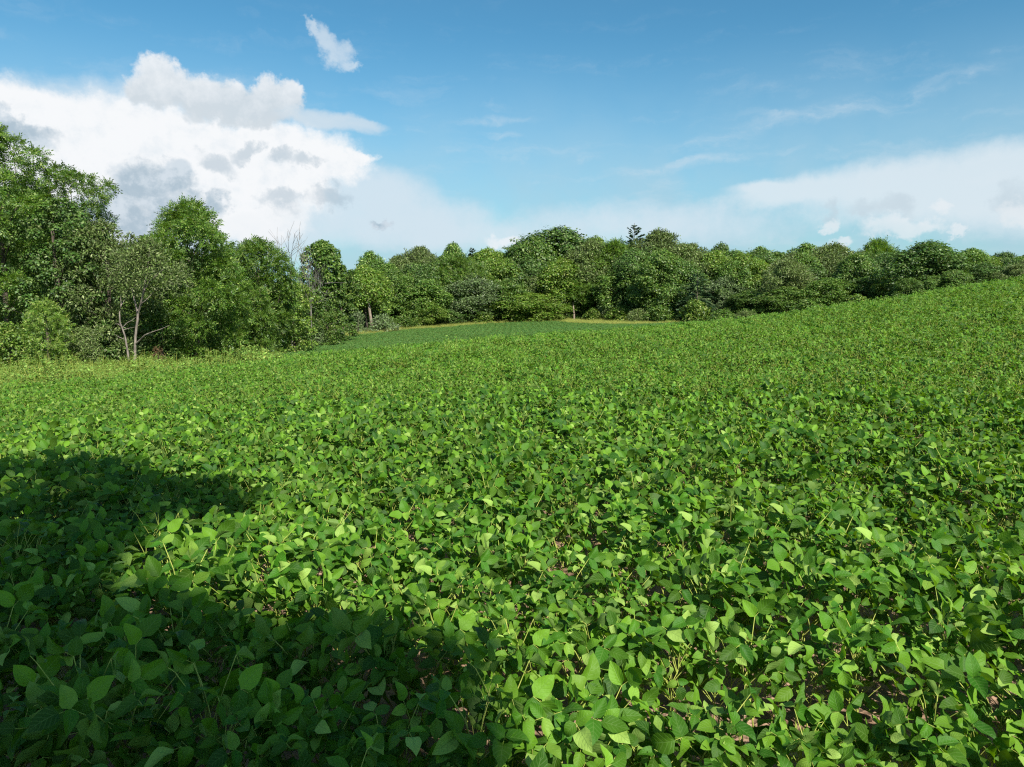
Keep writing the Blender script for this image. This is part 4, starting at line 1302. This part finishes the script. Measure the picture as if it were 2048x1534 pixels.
    # lone wisp
    wisp = union(PW, [(650, 65, 34, 20, -45), (672, 95, 38, 26, -60), (690, 125, 24, 20, -50), (622, 42, 26, 10, -30), (706, 130, 18, 8, 30)], 0.3)
    col = layer(col, M('ADD', wisp, M('MULTIPLY_ADD', fb, 2.4, -1.2)), -0.35, 1.15, 0.62, (0.78 * S, 0.85 * S, 0.90 * S))
    # wide pale bank on the right
    bank = union(PS, [(1620, 385, 190, 34, 4), (1800, 370, 240, 60, 6), (2000, 350, 220, 62, 6), (1900, 400, 300, 55, 0), (2150, 380, 300, 90, 0), (1560, 380, 120, 16, 0)], 0.3)
    bank2 = M('ADD', bank, M('MULTIPLY_ADD', fb, .7, -.35))
    col = layer(col, bank2, 0.0, 0.9, 0.80, (0.76 * S, 0.84 * S, 0.895 * S))
    rg = union(PW, [(1665, 425, 18, 22), (1740, 430, 40, 20), (1790, 425, 44, 22), (2035, 400, 28, 40)], .2)
    col = layer(col, M('ADD', rg, M('MULTIPLY_ADD', fb, 1.8, -.9)), -0.1, 1.1, 0.6, (0.53 * S, 0.64 * S, 0.72 * S))
    rp = union(PW, [(1800, 462, 70, 18), (1850, 460, 44, 16), (1888, 420, 24, 16), (1660, 445, 16, 12), (1685, 480, 26, 10), (2040, 425, 26, 22), (1930, 465, 24, 9)], .2)
    col = layer(col, M('ADD', rp, M('MULTIPLY_ADD', fb, 1.8, -.9)), -0.1, 1.0, 0.62, (0.84 * S, 0.88 * S, 0.91 * S))
    L.new(col, bg.inputs[0])
    bg.inputs[1].default_value = SKY_STR
    L.new(bg.outputs[0], out.inputs[0])
    world.cycles.sampling_method = 'MANUAL'
    world.cycles.sample_map_resolution = 512


SKY_STR = 0.10
SKY_TINT = (0.345, 0.715, 0.775)
EXPO = 0.75
SKY_ROT = PI - SUN_AZ
build_world()


scene.view_settings.view_transform = 'Standard'
scene.view_settings.look = 'None'
scene.view_settings.exposure = EXPO
scene.view_settings.gamma = 1.0
scene.render.film_transparent = False
cy = scene.cycles
cy.max_bounces = 6
cy.diffuse_bounces = 3
cy.glossy_bounces = 2
cy.transmission_bounces = 4
cy.transparent_max_bounces = 4
cy.sample_clamp_indirect = 6
cy.use_denoising = False
cy.pixel_filter_type = 'BLACKMAN_HARRIS'
cy.filter_width = 1.2
